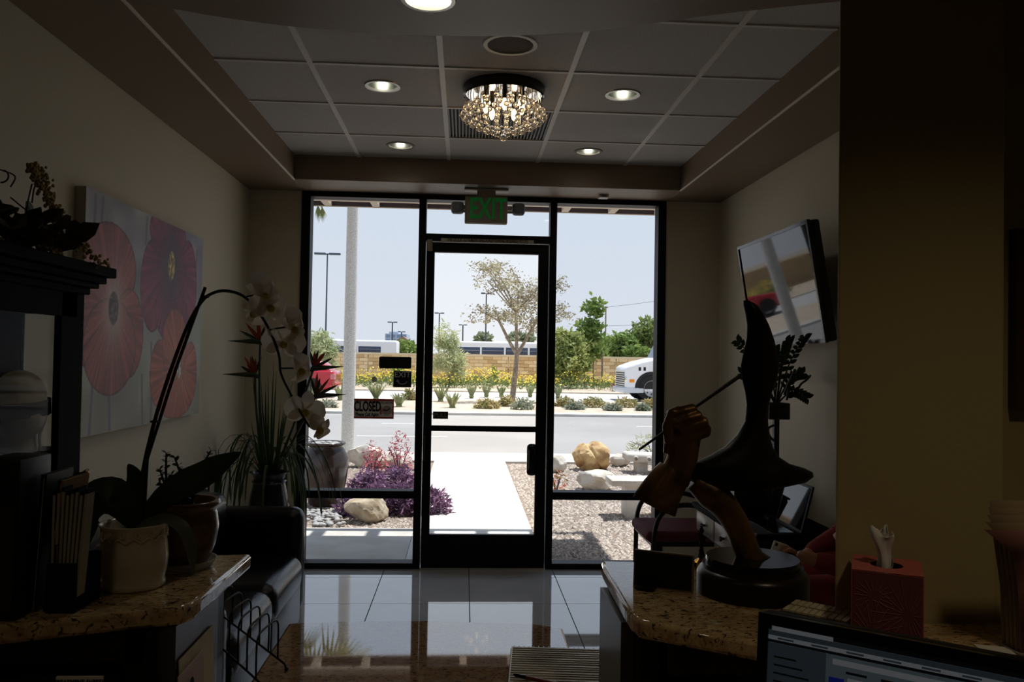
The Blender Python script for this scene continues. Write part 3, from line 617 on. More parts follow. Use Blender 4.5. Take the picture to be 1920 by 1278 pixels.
tvbox('screen', (0,-hw+.016,-H2+.02), (.01,hw-.016,H2-.016), 'screen_off'); tvbox('back_shell', (.0105,-hw+.002,-H2+.003), (.06,hw-.002,H2-.003), 'black', .012)
MB().box((1.76, yc-.12, (zt_+zb_)/2-.1), (XR-.004, yc+.12, (zt_+zb_)/2+.1)).build('wall_bracket', 'black', tv)

# --- writing desk on the right wall
DX, DY0, DY1, DZ = 1.40, 3.72, 4.84, .70
dk = empty('writing_desk', (1.62, 4.3, 0), 'dark wooden writing desk with drawers under the television', 'desk')
MB().rbox((DX-.02, DY0, DZ-.03), (XR-.012, DY1, DZ), .006).build('desktop', DW, dk, smooth=True)
MB().box((DX+.01, DY0+.03, DZ-.17), (XR-.03, DY1-.03, DZ-.03)).build('apron', 'cab_dark', dk)
for k in range(3):
    ya = DY0+.04+k*.345; d_ = MB().rbox((DX-.004, ya+.006, DZ-.155), (DX+.012, ya+.339, DZ-.04), .004).build('drawer', mat('drawer_wood', (120,110,98), .3), dk, smooth=True)
    MB().tube([(DX-.004, ya+.17, DZ-.1), (DX-.014, ya+.17, DZ-.1), (DX-.022, ya+.17, DZ-.1), (DX-.03, ya+.17, DZ-.1)], [.007,.007,.016,.01], 12).build('knob', 'black', d_, smooth=True)
for x in (DX+.03, XR-.05):
    for y in (DY0+.05, DY1-.05):
        MB().tube([(x, y, z) for z in np.linspace(0, DZ-.16, 16)], [.018+.008*sin(z*40) for z in np.linspace(0, DZ-.16, 16)], 10).build('leg', DW, dk, smooth=True)
# laptop
lp = aty(1450, 992, 3.95); lx, ly = 1.50, 3.98
la = empty('laptop', (lx, ly, DZ), 'open black laptop with a shiny screen on the writing desk', 'laptop')
k = MB().rbox((lx-.09, ly-.15, DZ), (lx+.13, ly+.17, DZ+.022), .006); k.build('base', 'black', la, smooth=True)
k = MB(); k.x = Matrix.Translation((lx+.125, ly+.01, DZ+.02)) @ Matrix.Rotation(radians(14), 4, 'Y'); k.rbox((0,-.16,0), (.012,.16,.235), .004); k.build('lid', 'black', la, smooth=True)
k = MB(); k.x = Matrix.Translation((lx+.125, ly+.01, DZ+.02)) @ Matrix.Rotation(radians(14), 4, 'Y'); k.box((-.002,-.145,.018), (.0,.145,.222)); k.build('screen', 'screen_off', la)
MB().box((lx-.01, ly-.13, DZ+.022), (lx+.10, ly+.15, DZ+.025)).build('keyboard', 'black_gloss', la)
# dark box behind the laptop
bx = empty('storage_box', (1.66, 4.52, DZ), 'dark grey box standing on the writing desk behind the laptop', 'box')
MB().rbox((1.50, 4.40, DZ), (1.80, 4.68, DZ+.16), .008).build('body', 'black', bx, smooth=True); MB().box((1.494, 4.41, DZ+.01), (1.50, 4.67, DZ+.15)).build('front_face', 'panel_gray', bx); MB().rbox((1.495, 4.395, DZ+.16), (1.805, 4.685, DZ+.172), .004).build('lid', 'black', bx, smooth=True)
# pedestal planter with zz plant
pp = aty(1455, 785, 4.30); px_, py_ = pp.x, 4.30
ps = empty('pedestal_planter', (px_, py_, DZ), 'black square planter on a slim post on the writing desk', 'planter')
MB().rbox((px_-.06, py_-.06, DZ), (px_+.06, py_+.06, DZ+.018), .005).build('foot', 'black', ps, smooth=True)
MB().box((px_-.014, py_-.014, DZ+.018), (px_+.014, py_+.014, pp.z)).build('post', 'black', ps)
MB().rbox((px_-.06, py_-.06, pp.z), (px_+.055, py_+.06, pp.z+.088), .006).build('box', 'black', ps, smooth=True)
MB().tube(smoothpath([(px_,py_,pp.z-.03),(px_-.04,py_,pp.z-.05),(px_-.035,py_,pp.z-.09),(px_-.01,py_,pp.z-.12)],5), .006, 8).build('scroll', 'black', ps, smooth=True)
rg = random.Random(8)
zz = empty('leafy_house_plant', (px_, py_, pp.z+.08), 'green plant with paired leaves in the pedestal planter', 'plant')
b0 = Vector((px_, py_, pp.z+.075))
for (u, v) in ((1383,640),(1390,700),(1452,655),(1505,700),(1480,640),(1512,745),(1440,700),(1473,640),(1508,632)):
    tip = aty(u, v, py_-.05+rg.uniform(-.05,.06) if v > 645 or u < 1450 else 3.86); pth = smoothpath([b0, (b0+tip)/2+Vector((0,0,.05)), tip], 6)
    sm = MB().tube(pth, [.006-.004*i/12 for i in range(13)], 6).build('stem', 'stem_dark', zz, smooth=True)
    for i in range(4, 13):
        t = (pth[min(i+1,12)]-pth[i-1]).normalized(); sd = t.cross(Vector((0,-1,.2))).normalized()
        for s in (-1, 1):
            d = (sd*s+t*.7).normalized()*.042; MB().ribbon([pth[i], pth[i]+d*.35, pth[i]+d*.7, pth[i]+d], [.004,.022,.018,.001], (0,-1,0), .25).build('leaf', 'leaf_dark', sm)
for pth in (((1475,750),(1482,715),(1492,700),(1500,688)), ((1490,745),(1500,722),(1512,712),(1520,703)), ((1470,740),(1478,720),(1485,705),(1490,692))):
    MB().tube(smoothpath([aty(u, v, py_-.06) for u, v in pth], 4), .006, 6).build('bare_twig', 'stem_dark', zz, smooth=True)

# --- burgundy waiting chairs
mat('chair_metal', (28,22,22), .25)
def chair(x, y, label):
    r = empty('waiting_chair', (x, y, 0), label, 'chair', 'burgundy waiting chairs')   # faces -x
    MB().rbox((x-.24, y-.24, .40), (x+.22, y+.24, .47), .03, 4).build('seat', 'burgundy', r, smooth=True); MB().box((x-.20, y-.21, .37), (x+.2, y+.21, .40)).build('seat_frame', 'chair_metal', r)
    k = MB(); k.x = Matrix.Translation((x+.22, y, .52)) @ Matrix.Rotation(radians(12), 4, 'Y'); k.rbox((-.025,-.22,.04), (.025,.22,.34), .02, 3); k.build('backrest', 'burgundy', r, smooth=True)
    for s in (-1, 1):
        yy = y+s*.26
        MB().tube(smoothpath([(x-.20,yy,0),(x-.20,yy,.30),(x-.19,yy,.50),(x-.13,yy,.605),(x-.02,yy,.64),(x+.12,yy,.63),(x+.24,yy,.60)],5), .016, 8).build('arm_loop', 'chair_metal', r, smooth=True)
        MB().tube([(x+.28,yy,0),(x+.24,yy,.45),(x+.30,yy,.86)], .013, 8).build('back_post', 'chair_metal', r, smooth=True)
    MB().tube([(x+.29,y-.26,.80),(x+.29,y+.26,.80)], .012, 8).build('top_rail', 'chair_metal', r, smooth=True)
    MB().tube([(x-.20,y-.26,.385),(x-.20,y+.26,.385)], .012, 8).build('front_rail', 'chair_metal', r, smooth=True)
    return r
c1 = chair(1.40, 5.30, 'burgundy seated waiting chair with bent arms beside the window')
c2 = dup(c1, (.22, -2.02, 0), 'burgundy waiting chair holding the seated person')
c2.location = (1.57, 3.22, 0)

# --- the seated person, mostly behind the pillar
pe = empty('person', (1.6, 3.22, 0), 'seated person in dark red clothes holding a white phone', 'person')
def skin(name, V, E_, R_, m, par, root=0, lv=2):
    me = bpy.data.meshes.new(name); me.from_pydata(V, E_, []); me.materials.append(MATS[m]); o = bpy.data.objects.new(name, me); COL.objects.link(o)
    s = o.modifiers.new('skin', 'SKIN'); s.use_smooth_shade = True
    if not me.skin_vertices: 
        bmx = bmesh.new(); bmx.from_mesh(me); bmx.verts.layers.skin.verify(); bmx.to_mesh(me); bmx.free()
    for i, q_ in enumerate(R_):
        sv = me.skin_vertices[0].data[i]; sv.radius = (q_, q_) if not hasattr(q_, '__len__') else q_; sv.use_root = i == root
    d = o.modifiers.new('sub', 'SUBSURF'); d.levels = lv; d.render_levels = lv
    if par is not None: put(o, par)
    return o
H = aty(1472, 1036, 3.05)     # hand
py0 = 3.22
ZU = .06
PV = [(1.66,py0,.56),(1.68,py0,.75),(1.70,py0,.95),(1.68,py0,1.06),(1.66,py0,1.14),(1.64,py0,1.24),(1.64,py0,1.33),
      (1.62,py0-.10,.56),(1.20,py0-.11,.575),(1.16,py0-.11,.30),(1.18,py0-.11,.07),(1.06,py0-.11,.03),
      (1.62,py0+.10,.56),(1.20,py0+.11,.575),(1.16,py0+.11,.30),(1.18,py0+.11,.07),(1.06,py0+.11,.03),
      (1.69,py0-.19,1.0),(1.70,py0-.25,.76),(1.48,py0-.22,.70),(H.x+.04,H.y,H.z-.005),
      (1.69,py0+.19,1.0),(1.70,py0+.25,.76),(1.46,py0+.16,.66),(1.36,py0+.10,.665)]
PE = [(0,1),(1,2),(2,3),(3,4),(4,5),(5,6),(0,7),(7,8),(8,9),(9,10),(10,11),(0,12),(12,13),(13,14),(14,15),(15,16),(3,17),(17,18),(18,19),(19,20),(3,21),(21,22),(22,23),(23,24)]
PR = [.13,.125,.13,.07,.05,.08,.075,.085,.06,.052,.035,.025,.085,.06,.052,.035,.025,.055,.045,.036,.024,.055,.045,.036,.024]
PV = [(x, y, z+(ZU if z > .4 and i not in (20,24) else 0)) for i, (x, y, z) in enumerate(PV)]
skin('body', PV, PE, PR, 'skin', pe)
skin('shirt', [PV[i] for i in (0,1,2,3,17,18,19,21,22,23)] + [tuple(Vector(PV[19])*.25+Vector(PV[20])*.75)], [(0,1),(1,2),(2,3),(3,4),(4,5),(5,6),(6,10),(3,7),(7,8),(8,9)], [.15,.142,.148,.085,.075,.06,.048,.075,.06,.046,.036], 'red_cloth', pe)
skin('trousers', [PV[i] for i in (0,7,8,9,10,12,13,14,15)], [(0,1),(1,2),(2,3),(3,4),(0,5),(5,6),(6,7),(7,8)], [.14,.105,.085,.072,.06,.105,.085,.072,.06], 'red_cloth', pe)
MB().ball((1.672,py0,1.415), (.085,.088,.09), 16, 10).build('hair', 'hair_dark', pe, smooth=2)
fx_, fz_ = 1.562, 1.375
MB().tube([(fx_,py0,fz_+.03),(fx_-.016,py0,fz_-.008),(fx_-.004,py0,fz_-.018)], [.007,.012,.009], 8).build('nose', 'skin', pe, smooth=2)
for s in (-1, 1):
    ey_ = MB().ball((fx_+.008,py0+s*.03,fz_+.02), (.008,.012,.007), 10, 6).build('eye', 'paper', pe, smooth=2); MB().ball((fx_+.002,py0+s*.03,fz_+.02), (.004,.005,.005), 8, 6).build('iris', 'hair_dark', ey_, smooth=2)
    MB().ball((1.64,py0+s*.078,fz_), (.018,.010,.03), 10, 8).build('ear', 'skin', pe, smooth=2)
MB().tube([(fx_+.008,py0-.022,fz_-.042),(fx_,py0,fz_-.044),(fx_+.008,py0+.022,fz_-.042)], [.003,.006,.003], 8).build('mouth', mat('lip', (150,84,76), .5), pe, smooth=2)
for s in (-1, 1): MB().rbox((1.0,py0+s*.11-.05,.0), (1.24,py0+s*.11+.05,.075), .025, 3).build('shoe', 'black', pe, smooth=True)
for k in range(4):
    b_ = Vector((H.x+.03, H.y-.028+k*.018, H.z+.008)); MB().tube([b_, b_+Vector((-.03,-.008,.012)), b_+Vector((-.052,-.004,.0)), b_+Vector((-.058,.004,-.014))], [.009,.0085,.008,.006], 8).build('finger', 'skin', pe, smooth=2)
MB().tube([Vector((H.x+.03,H.y-.025,H.z-.01)), Vector((H.x,H.y-.04,H.z-.018)), Vector((H.x-.025,H.y-.036,H.z-.012))], [.011,.01,.007], 8).build('thumb', 'skin', pe, smooth=2)
ph = empty('smartphone', H, 'white smartphone with camera lens held in the seated person\'s hand', 'phone')
k = MB(); k.x = Matrix.Translation(H+Vector((-.026,-.012,.02))) @ Matrix.Rotation(.35, 4, 'Y') @ Matrix.Rotation(.25, 4, 'Z'); k.rbox((-.035,-.004,-.022), (.035,.004,.022), .003); k.build('body', 'paper', ph, smooth=True)
k = MB(); k.x = Matrix.Translation(H+Vector((-.026,-.012,.02))) @ Matrix.Rotation(.35, 4, 'Y') @ Matrix.Rotation(.25, 4, 'Z') @ Matrix.Rotation(pi/2, 4, 'X'); k.lathe([(0,.0055),(.006,.0055),(.0065,.004)], (-.022,.01,0), 14); k.build('camera_lens', 'black_gloss', ph)
# ================================================================== RECEPTION COUNTERS
ZR, ZD = 1.07, .80
def q2(u, v, z): p = atz(u, v, z); return (p.x, p.y)
def slab(name, poly, z, t, m, label):
    r = empty(name, (sum(p[0] for p in poly)/len(poly), sum(p[1] for p in poly)/len(poly), z-t), label, 'countertop')
    MB().prism(poly, z-t, z).build('slab', m, r, bevel=.008, smooth=True); return r
lowpoly = [(-.47,1.50),(-1.25,1.30),(-1.25,.72),(pl+.30,.72),(pl+.30,1.28),(.285,1.50)] + [q2(1152,1176,ZD), q2(1000,1168,ZD), q2(800,1162,ZD), q2(650,1163,ZD), q2(500,1167,ZD)]
lowpoly[6] = (.285, lowpoly[6][1]); lowpoly[-1] = (-.47, lowpoly[-1][1])
slab('granite_desk', lowpoly, ZD, .03, GRANL, 'polished brown granite desk top between the two raised counters')
lp_ = [q2(472,1037,ZR), q2(300,1043,ZR), q2(128,1053,ZR), q2(-40,1064,ZR)]; nr = [q2(-130,1190,ZR), q2(0,1173,ZR), q2(128,1159,ZR), q2(250,1147,ZR), q2(340,1138,ZR), q2(362,1130,ZR), q2(378,1118,ZR)]
slab('granite_counter', lp_[::1]+nr, ZR, .034, GRAN, 'raised speckled granite counter carrying the two plant pots')
rp = [q2(1127,1050,ZR), q2(1131,1062,ZR), q2(1168,1128,ZR), q2(1182,1150,ZR), q2(1200,1163,ZR), q2(1300,1181,ZR), q2(1420,1203,ZR), (pl-.002, 1.31), (pr+.12, 1.22), (pr+.12, PY-.001), (pl-.0025, PY-.001), (pl-.0025, 1.86)]
slab('granite_counter', rp, ZR, .034, GRAN, 'raised speckled granite counter carrying the bronze sculpture')
# cabinet below the left counter
cbm = 'cab_dark'
lc = empty('reception_cabinet', (-.9, 1.7, 0), 'dark open reception cabinet below the counter with the plant pots', 'cabinet')
MB().box((-1.11, 1.80, 0), (-.52, 1.84, ZR-.035)).build('back_panel', cbm, lc); MB().box((-.56, 1.54, 0), (-.52, 1.80, ZR-.035)).build('end_panel', 'panel_gray', lc)
MB().box((-.595, 1.50, ZD+.001), (-.552, 1.538, ZR-.035)).build('corner_post', 'black', lc); MB().box((-1.11, 1.50, ZR-.085), (-.56, 1.52, ZR-.035)).build('top_rail', cbm, lc)
MB().box((-1.11, 1.48, .955), (-.60, 1.79, .965)).build('shelf', cbm, lc); MB().box((-1.11, 1.50, .80), (-.60, 1.79, .812)).build('shelf', cbm, lc)
MB().box((-.84, 1.52, .965), (-.825, 1.79, ZR-.035)).build('divider', cbm, lc)
a, b = aty(106, 1243, 1.475), aty(194, 1236, 1.475)
ls = empty('shelf_label', ((a.x+b.x)/2, 1.475, .955), 'small white shelf label reading TREATMENT SHEETS', 'label')
MB().box((a.x, 1.474, .952), (b.x, 1.479, .970)).build('card', 'paper', ls); text('lettering', 'TREATMENT SHEETS', .011, 'black', ((a.x+b.x)/2, 1.473, .961), parent=ls, sx=.85)
for k in range(3):
    z_ = .812+.035*k; t_ = empty('paper_tray', (-.74, 1.62, z_), ['lowest', 'middle', 'uppermost'][k] + ' stack of forms in the dark cabinet below the plant pots', 'paper stack', 'forms in the dark cabinet')
    for i in range(5): MB().box((-.82+.003*(i % 2), 1.53+.002*i, z_+.005*i), (-.63, 1.76, z_+.005*i+.003)).build('sheet', 'cream', t_)
# cabinet below the right counter
rc = empty('reception_cabinet', (.6, 1.7, 0), 'dark open reception cabinet below the counter with the sculpture', 'cabinet')
MB().box((.31, 1.56, 0), (.345, 1.80, ZR-.035)).build('end_panel', 'panel_gray', rc); MB().box((.345, 1.78, 0), (pl-.004, 1.82, ZR-.035)).build('back_panel', cbm, rc)
MB().box((.335, 1.515, ZD+.001), (.375, 1.558, ZR-.035)).build('corner_post', 'black', rc); MB().box((.375, 1.44, ZR-.09), (pl-.004, 1.46, ZR-.035)).build('top_rail', cbm, rc); MB().box((.375, 1.46, .92), (pl-.004, 1.78, .932)).build('shelf', cbm, rc)
rb = MB().tube([(.44,1.47,.81),(.44,1.47,.93)], [.008,.004], 8); rr_ = empty('red_pen', (.44,1.47,.80), 'orange red pen upright on the desk under the sculpture counter', 'pen'); rb.build('barrel', mat('pen_red', (150,50,30), .4), rr_); MB().tube([(.44,1.47,.80),(.44,1.47,.812)], .009, 8).build('cap', 'black', rr_)

# ------------------------------------------------------------------ orchid
def potat(u, vb, z=ZR): return atz(u, vb, z)
o0 = potat(250, 1098); ox, oy = o0.x, o0.y
S_ = oy/1525
op = empty('orchid_pot', (ox, oy, ZR), 'cream glazed pot with embossed band holding the orchid', 'pot')
hp = .128
MB().lathe([(0,0),(.056,0),(.060,.004),(.060,.012),(.0575,.016),(.063,.04),(.0645,.06),(.062,.085),(.0585,.105),(.0605,.118),(.066,hp-.003),(.067,hp),(.064,hp),(.060,.12),(.057,.10),(0,.098)], (ox,oy,ZR), 48).build('body', 'white_ceramic', op, smooth=2)
wv = [(ox+.0615*cos(t), oy+.0615*sin(t), ZR+.101+.004*sin(t*14)) for t in np.linspace(0, 2*pi, 140)]
MB().tube(wv, .0016, 5).build('embossed_band', 'white_ceramic', op, smooth=2)
for k in range(14):
    t = 2*pi*(k+.5)/14; MB().tube([(ox+.0615*cos(t+.06*sin(s)), oy+.0615*sin(t+.06*sin(s)), ZR+.111+.005*cos(s)) for s in np.linspace(0, 5, 9)], .0013, 5).build('scroll', 'white_ceramic', op, smooth=2)
orx = empty('orchid_plant', (ox, oy, ZR+.1), 'white moth orchid with arching stem in the cream pot', 'orchid')
MB().lathe([(0,.108),(.056,.106)], (ox,oy,ZR), 24).build('potting_bark', 'soil', orx)
def P(u, v, dy=0): return aty(u, v, oy+dy)
stem = smoothpath([(ox+.01,oy,ZR+.105), P(266,900), P(282,820), P(300,755), P(325,680), P(352,610,.01), P(378,565,.01), P(400,549,.02), P(425,545,.02), P(455,554,.03), P(480,578,.03), P(505,618,.03), P(523,665,.02), P(527,700,.02), P(545,738,.02), P(562,770,.01), P(580,800)], 5)
MB().tube(stem, [.0045-.0025*i/len(stem) for i in range(len(stem))], 8).build('flower_stem', 'stem_dark', orx, smooth=True)
MB().tube([(ox+.012,oy+.01,ZR+.09), P(276,860,.012), P(330,690,.014), P(385,538,.016)], .0035, 8).build('stake', 'stem_dark', orx, smooth=True)
for u, v in ((290,790),(384,556)): MB().lathe([(.008,-.002),(.0095,0),(.008,.002)], P(u, v, .008), 12).build('clip', 'black', orx)
def blossom(u, v, r, face, roll, dy=.02, sc_=1):
    c = P(u, v, dy); f = Vector(face).normalized(); a = f.cross(Vector((0,0,1))).normalized(); b = a.cross(f)
    bl_ = empty('blossom', c); put(bl_, orx); bl_.location = c; bl_.matrix_parent_inverse = Matrix.Translation(-Vector(orx.location))
    for k, (an, w, l) in enumerate(((0, 1.15, 1.0), (180, 1.15, 1.0), (90, .62, .95), (222, .58, .9), (318, .58, .9))):
        t = radians(an+roll); d = (a*cos(t)+b*sin(t)); n = 7
        pts_ = [c + d*r*l*i/(n-1) + f*(.010*sin(pi*i/(n-1))-.008*(i/(n-1))**2) for i in range(n)]
        MB().ribbon(pts_, [r*w*[.22,.62,.9,1.0,.92,.65,.12][i] for i in range(n)], f, .12).build('petal', 'orchid_white', bl_, smooth=2)
    MB().ball(c+f*.008-b*.006, .008, 10, 7).build('lip', 'orchid_yellow', bl_, smooth=2)
    return bl_
blossom(492, 548, .046, (.9,-.5,-.1), 55); blossom(505, 572, .044, (.7,-.7,-.2), 10, .035); blossom(478, 582, .034, (-.2,-.9,-.3), 80, .045)
blossom(548, 612, .043, (.9,-.4,-.2), 60, .03); blossom(532, 640, .046, (.2,-1,-.1), 5, .04); blossom(562, 690, .034, (.8,-.6,-.2), 70, .03)
blossom(572, 768, .043, (.25,-1,.05), 12, .02); blossom(598, 800, .028, (.5,-.9,-.2), 60, .015)
for a_, b_ in (((462,556),(490,550)),((505,618),(540,612)),((525,690),(558,690)),((560,768),(574,770)),((580,800),(598,798))): MB().tube([P(*a_, .025), P(*b_, .025)], .002, 6).build('flower_stalk', 'stem_dark', orx)
def bigleaf(pts_, wid, up, m='leaf_dark', n='leaf'): 
    pth = smoothpath(pts_, 5); k = len(pth); w = np.interp(np.linspace(0,1,k), np.linspace(0,1,len(wid)), wid); MB().ribbon(pth, list(w), up, .18).build(n, m, orx, smooth=2)
o1 = Vector((ox, oy, ZR+.115))
bigleaf([o1, P(320,925,.02), P(385,890,.03), P(452,848,.02)], [.02,.055,.068,.06,.004], (-.3,-1,.5))
bigleaf([o1, P(225,925,-.02), P(180,930,-.03), P(150,990,-.03), P(138,1045,-.03)], [.02,.05,.062,.05,.004], (.2,-.9,.5))
bigleaf([o1, P(215,950,.04), P(175,965,.05), P(165,1020,.05)], [.02,.05,.05,.004], (.2,-.7,.7))
bigleaf([o1, P(300,972,-.03), P(338,985,-.05), P(358,1025,-.06), P(361,1078,-.06)], [.012,.02,.026,.022,.003], (.3,-.8,.6), mat('leaf_gray', (96,104,92), .4))
bigleaf([o1, P(255,905,.06), P(240,870,.09)], [.02,.045,.004], (0,-1,0))

# ------------------------------------------------------------------ brown pot with jade plant
j0 = atz(338, 1066, ZR); jx, jy = j0.x, j0.y+.02
jp = empty('brown_pot', (jx, jy, ZR), 'brown glazed pot with clear saucer behind the cream pot', 'pot')
MB().lathe([(0,.004),(.045,.004),(.05,.01),(.066,.05),(.072,.09),(.068,.118),(.064,.128),(.071,.132),(.075,.140),(.071,.147),(.062,.145),(.060,.12),(0,.118)], (jx,jy,ZR), 40).build('body', 'brown_ceramic', jp, smooth=2)
MB().lathe([(0,0),(.058,0),(.07,.018),(.067,.018),(.056,.0035),(0,.0035)], (jx,jy,ZR), 32).build('saucer', 'clear_plastic', jp, smooth=True)
jd = empty('jade_plant', (jx, jy, ZR+.12), 'small jade plant with round leaves in the brown pot', 'plant')
MB().lathe([(0,.128),(.06,.126)], (jx,jy,ZR), 20).build('soil', 'soil', jd)
rg = random.Random(4); jb = Vector((jx, jy, ZR+.128)); jl = mat('jade_leaf', (36,52,30), .35)
for k, (u, v) in enumerate(((312,850),(328,858),(300,880),(345,880),(322,890),(360,895),(395,845),(380,875),(300,905),(355,905),(335,905))):
    tip = aty(u, v, jy+rg.uniform(-.03,.03)); b_ = jb+Vector((rg.uniform(-.03,.03), rg.uniform(-.02,.02), 0)); pth = smoothpath([b_, (b_+tip)/2+Vector((rg.uniform(-.01,.01),0,0)), tip], 5)
    sm = MB().tube(pth, [.004-.002*i/10 for i in range(11)], 6).build('branch', 'stem_dark', jd, smooth=True); lm_ = MB()
    for i in range(3, 11):
        t = (pth[min(i+1,10)]-pth[i-1]).normalized(); ph_ = i*1.57
        for s in (0, pi):
            a = t.cross(Vector((.3,1,.1))).normalized(); b2 = a.cross(t); d = (a*cos(ph_+s)+b2*sin(ph_+s)+t*.5).normalized(); L_ = .013
            MB().ribbon([pth[i], pth[i]+d*L_*.4, pth[i]+d*L_*.85, pth[i]+d*L_], [.003,.009,.009,.002], t, .2).build('leaf', jl, sm)

# ------------------------------------------------------------------ brochures and files at the left end of the counter
hx0 = atz(112, 1150, ZR)
bh = empty('brochure_holder', (hx0.x, hx0.y, ZR), 'navy upright holder on the counter beside the cream pot', 'holder')
bw = .05
k = MB().box((hx0.x-bw/2, hx0.y, ZR), (hx0.x+bw/2, hx0.y+.004, ZR+.088)); k.build('front', 'navy', bh)
MB().box((hx0.x-bw/2, hx0.y+.10, ZR), (hx0.x+bw/2, hx0.y+.104, ZR+.088)).build('back', 'navy', bh); MB().box((hx0.x-bw/2, hx0.y+.004, ZR), (hx0.x+bw/2, hx0.y+.10, ZR+.003)).build('floor_plate', 'navy', bh)
for s in (-1, 1): MB().box((hx0.x+s*bw/2-(.003 if s > 0 else 0), hx0.y+.004, ZR+.003), (hx0.x+s*bw/2+(.003 if s < 0 else 0), hx0.y+.10, ZR+.088)).build('side', 'navy', bh)
wd = ['leftmost', 'second', 'third', 'fourth', 'fifth', 'sixth', 'seventh', 'rightmost']
for i in range(8):
    x = hx0.x-bw/2+.0055+i*.0058; t_ = empty('brochure', (x, hx0.y+.05, ZR+.003), wd[i]+' of the white edged brochures in the navy holder', 'brochure', 'brochures in the navy holder')
    k = MB(); k.x = Matrix.Translation((x, hx0.y+.008, ZR+.004)) @ Matrix.Rotation(radians(i*.6), 4, 'Y'); k.box((-.0022,0,0), (.0022,.03,.205+.003*(i % 3))); k.build('pages', mat('page_gray', (170,166,150), .8), t_)
    k = MB(); k.x = Matrix.Translation((x, hx0.y+.008, ZR+.004)) @ Matrix.Rotation(radians(i*.6), 4, 'Y'); k.box((-.0027,-.001,.206+.003*(i % 3)), (.0027,.031,.213+.003*(i % 3))); k.build('cover_edge', 'navy', t_)
f0 = atz(70, 1150, ZR)
fo = empty('file_holder', (f0.x, f0.y+.05, ZR), 'black wire file holder at the end of the counter by the cabinet', 'holder')
for x_ in (-.03, .028): MB().tube([(f0.x+x_,f0.y,ZR+.001),(f0.x+x_,f0.y,ZR+.12),(f0.x+x_,f0.y+.12,ZR+.12),(f0.x+x_,f0.y+.12,ZR+.001)], .0018, 6).build('wire_loop', 'black', fo)
for y_ in (0, .12): MB().tube([(f0.x-.03,f0.y+y_,ZR+.04),(f0.x+.028,f0.y+y_,ZR+.04)], .0018, 6).build('wire', 'black', fo)
for i, (dx, ang, m, h_, lab) in enumerate(((-.012, 3, 'black', .245, 'black folder standing in the wire file holder'), (.010, 5, 'kraft', .235, 'tan edged folder leaning in the wire file holder'))):
    mat('kraft', (140,104,58), .7)
    t_ = empty('folder', (f0.x+dx, f0.y+.06, ZR), lab, 'folder'); X_ = Matrix.Translation((f0.x+dx, f0.y+.008, ZR+.001)) @ Matrix.Rotation(radians(ang), 4, 'Y')
    for j in range(2): k = MB(); k.x = X_; k.box((j*.006-.005,0,0), (j*.006-.001,.10,h_)); k.build('cover', m if j else 'black', t_)
    k = MB(); k.x = X_; k.box((-.001,.002,.002), (.001,.098,h_-.006)); k.build('sheet', 'cream', t_)
g0 = atz(15, 1165, ZR); t_ = empty('document_box', (g0.x, g0.y+.06, ZR), 'dark document box at the far end of the granite counter', 'box')
MB().rbox((g0.x-.06, g0.y, ZR), (g0.x+.012, g0.y+.11, aty(20,862,g0.y).z), .004).build('body', 'black', t_, smooth=True); MB().box((g0.x-.05, g0.y-.002, ZR+.02), (g0.x+.006, g0.y, ZR+.2)).build('label_panel', mat('dark_olive', (44,40,26), .6), t_)

# ------------------------------------------------------------------ wire letter sorter on the low desk
so_ = empty('letter_sorter', atz(470, 1255, ZD), 'black wire inclined letter sorter on the low granite desk', 'letter sorter')
Ab = atz(409, 1243, ZD); Bb = atz(537, 1257, ZD); dv = Vector((-.02, -.125, 0)); Af, Bf = Ab+dv*.8, Bb+dv
HL = .118; W_ = 'black'
for a, b in ((Ab, Bb), (Af, Bf)):
    hi = a+Vector((0,0,HL)); MB().tube([a+Vector((0,0,.002)), hi, hi+(b-hi)*.97+Vector((0,0,.012)), b+Vector((0,0,.003))], .0026, 8).build('side_rail', W_, so_, smooth=True); MB().ball(b+Vector((0,0,.004)), .005, 8, 6).build('rubber_foot', W_, so_)
MB().tube([Ab+Vector((0,0,HL)), Af+Vector((0,0,HL))], .0026, 8).build('cross_rod', W_, so_)
for k in range(7):
    t = .06+k*.135; a = (Ab+Vector((0,0,HL))).lerp(Bb+Vector((0,0,.014)), t); b = (Af+Vector((0,0,HL))).lerp(Bf+Vector((0,0,.014)), t); h_ = Vector((0,0,.095)); m_ = (b-a)
    MB().tube(smoothpath([a, a+h_*.75, a+h_*.95+m_*.10, a+h_+m_*.3, a+h_+m_*.7, a+h_*.95+m_*.9, b+h_*.75, b], 4), .0022, 7).build('wire_divider', W_, so_, smooth=True)
# leaflets leaning against the cabinet end
for i, (dx, m, lab) in enumerate(((.006, 'cream', 'cream leaflet leaning on the cabinet end behind the letter sorter'), (.014, 'paper_pink', 'pale pink leaflet with a navy dot leaning by the letter sorter'))):
    mat('paper_pink', (196,170,166), .7)
    t_ = empty('leaflet', (-.50, 1.6-.06*i, ZD), lab, 'leaflet'); k = MB(); k.x = Matrix.Translation((-.515+dx, 1.55-.03*i, ZD)) @ Matrix.Rotation(radians(-3), 4, 'Y'); k.box((0,0,0), (.002,.20-.06*i,.17-.02*i)); k.build('sheet', m, t_)
    k = MB(); k.x = Matrix.Translation((-.515+dx+.0022, 1.60-.03*i, ZD+.12)) @ Matrix.Rotation(pi/2-radians(3), 4, 'Y'); k.lathe([(0,.0005),(.012,.0005)], (0,0,0), 14); k.build('printed_dot', 'navy', t_)

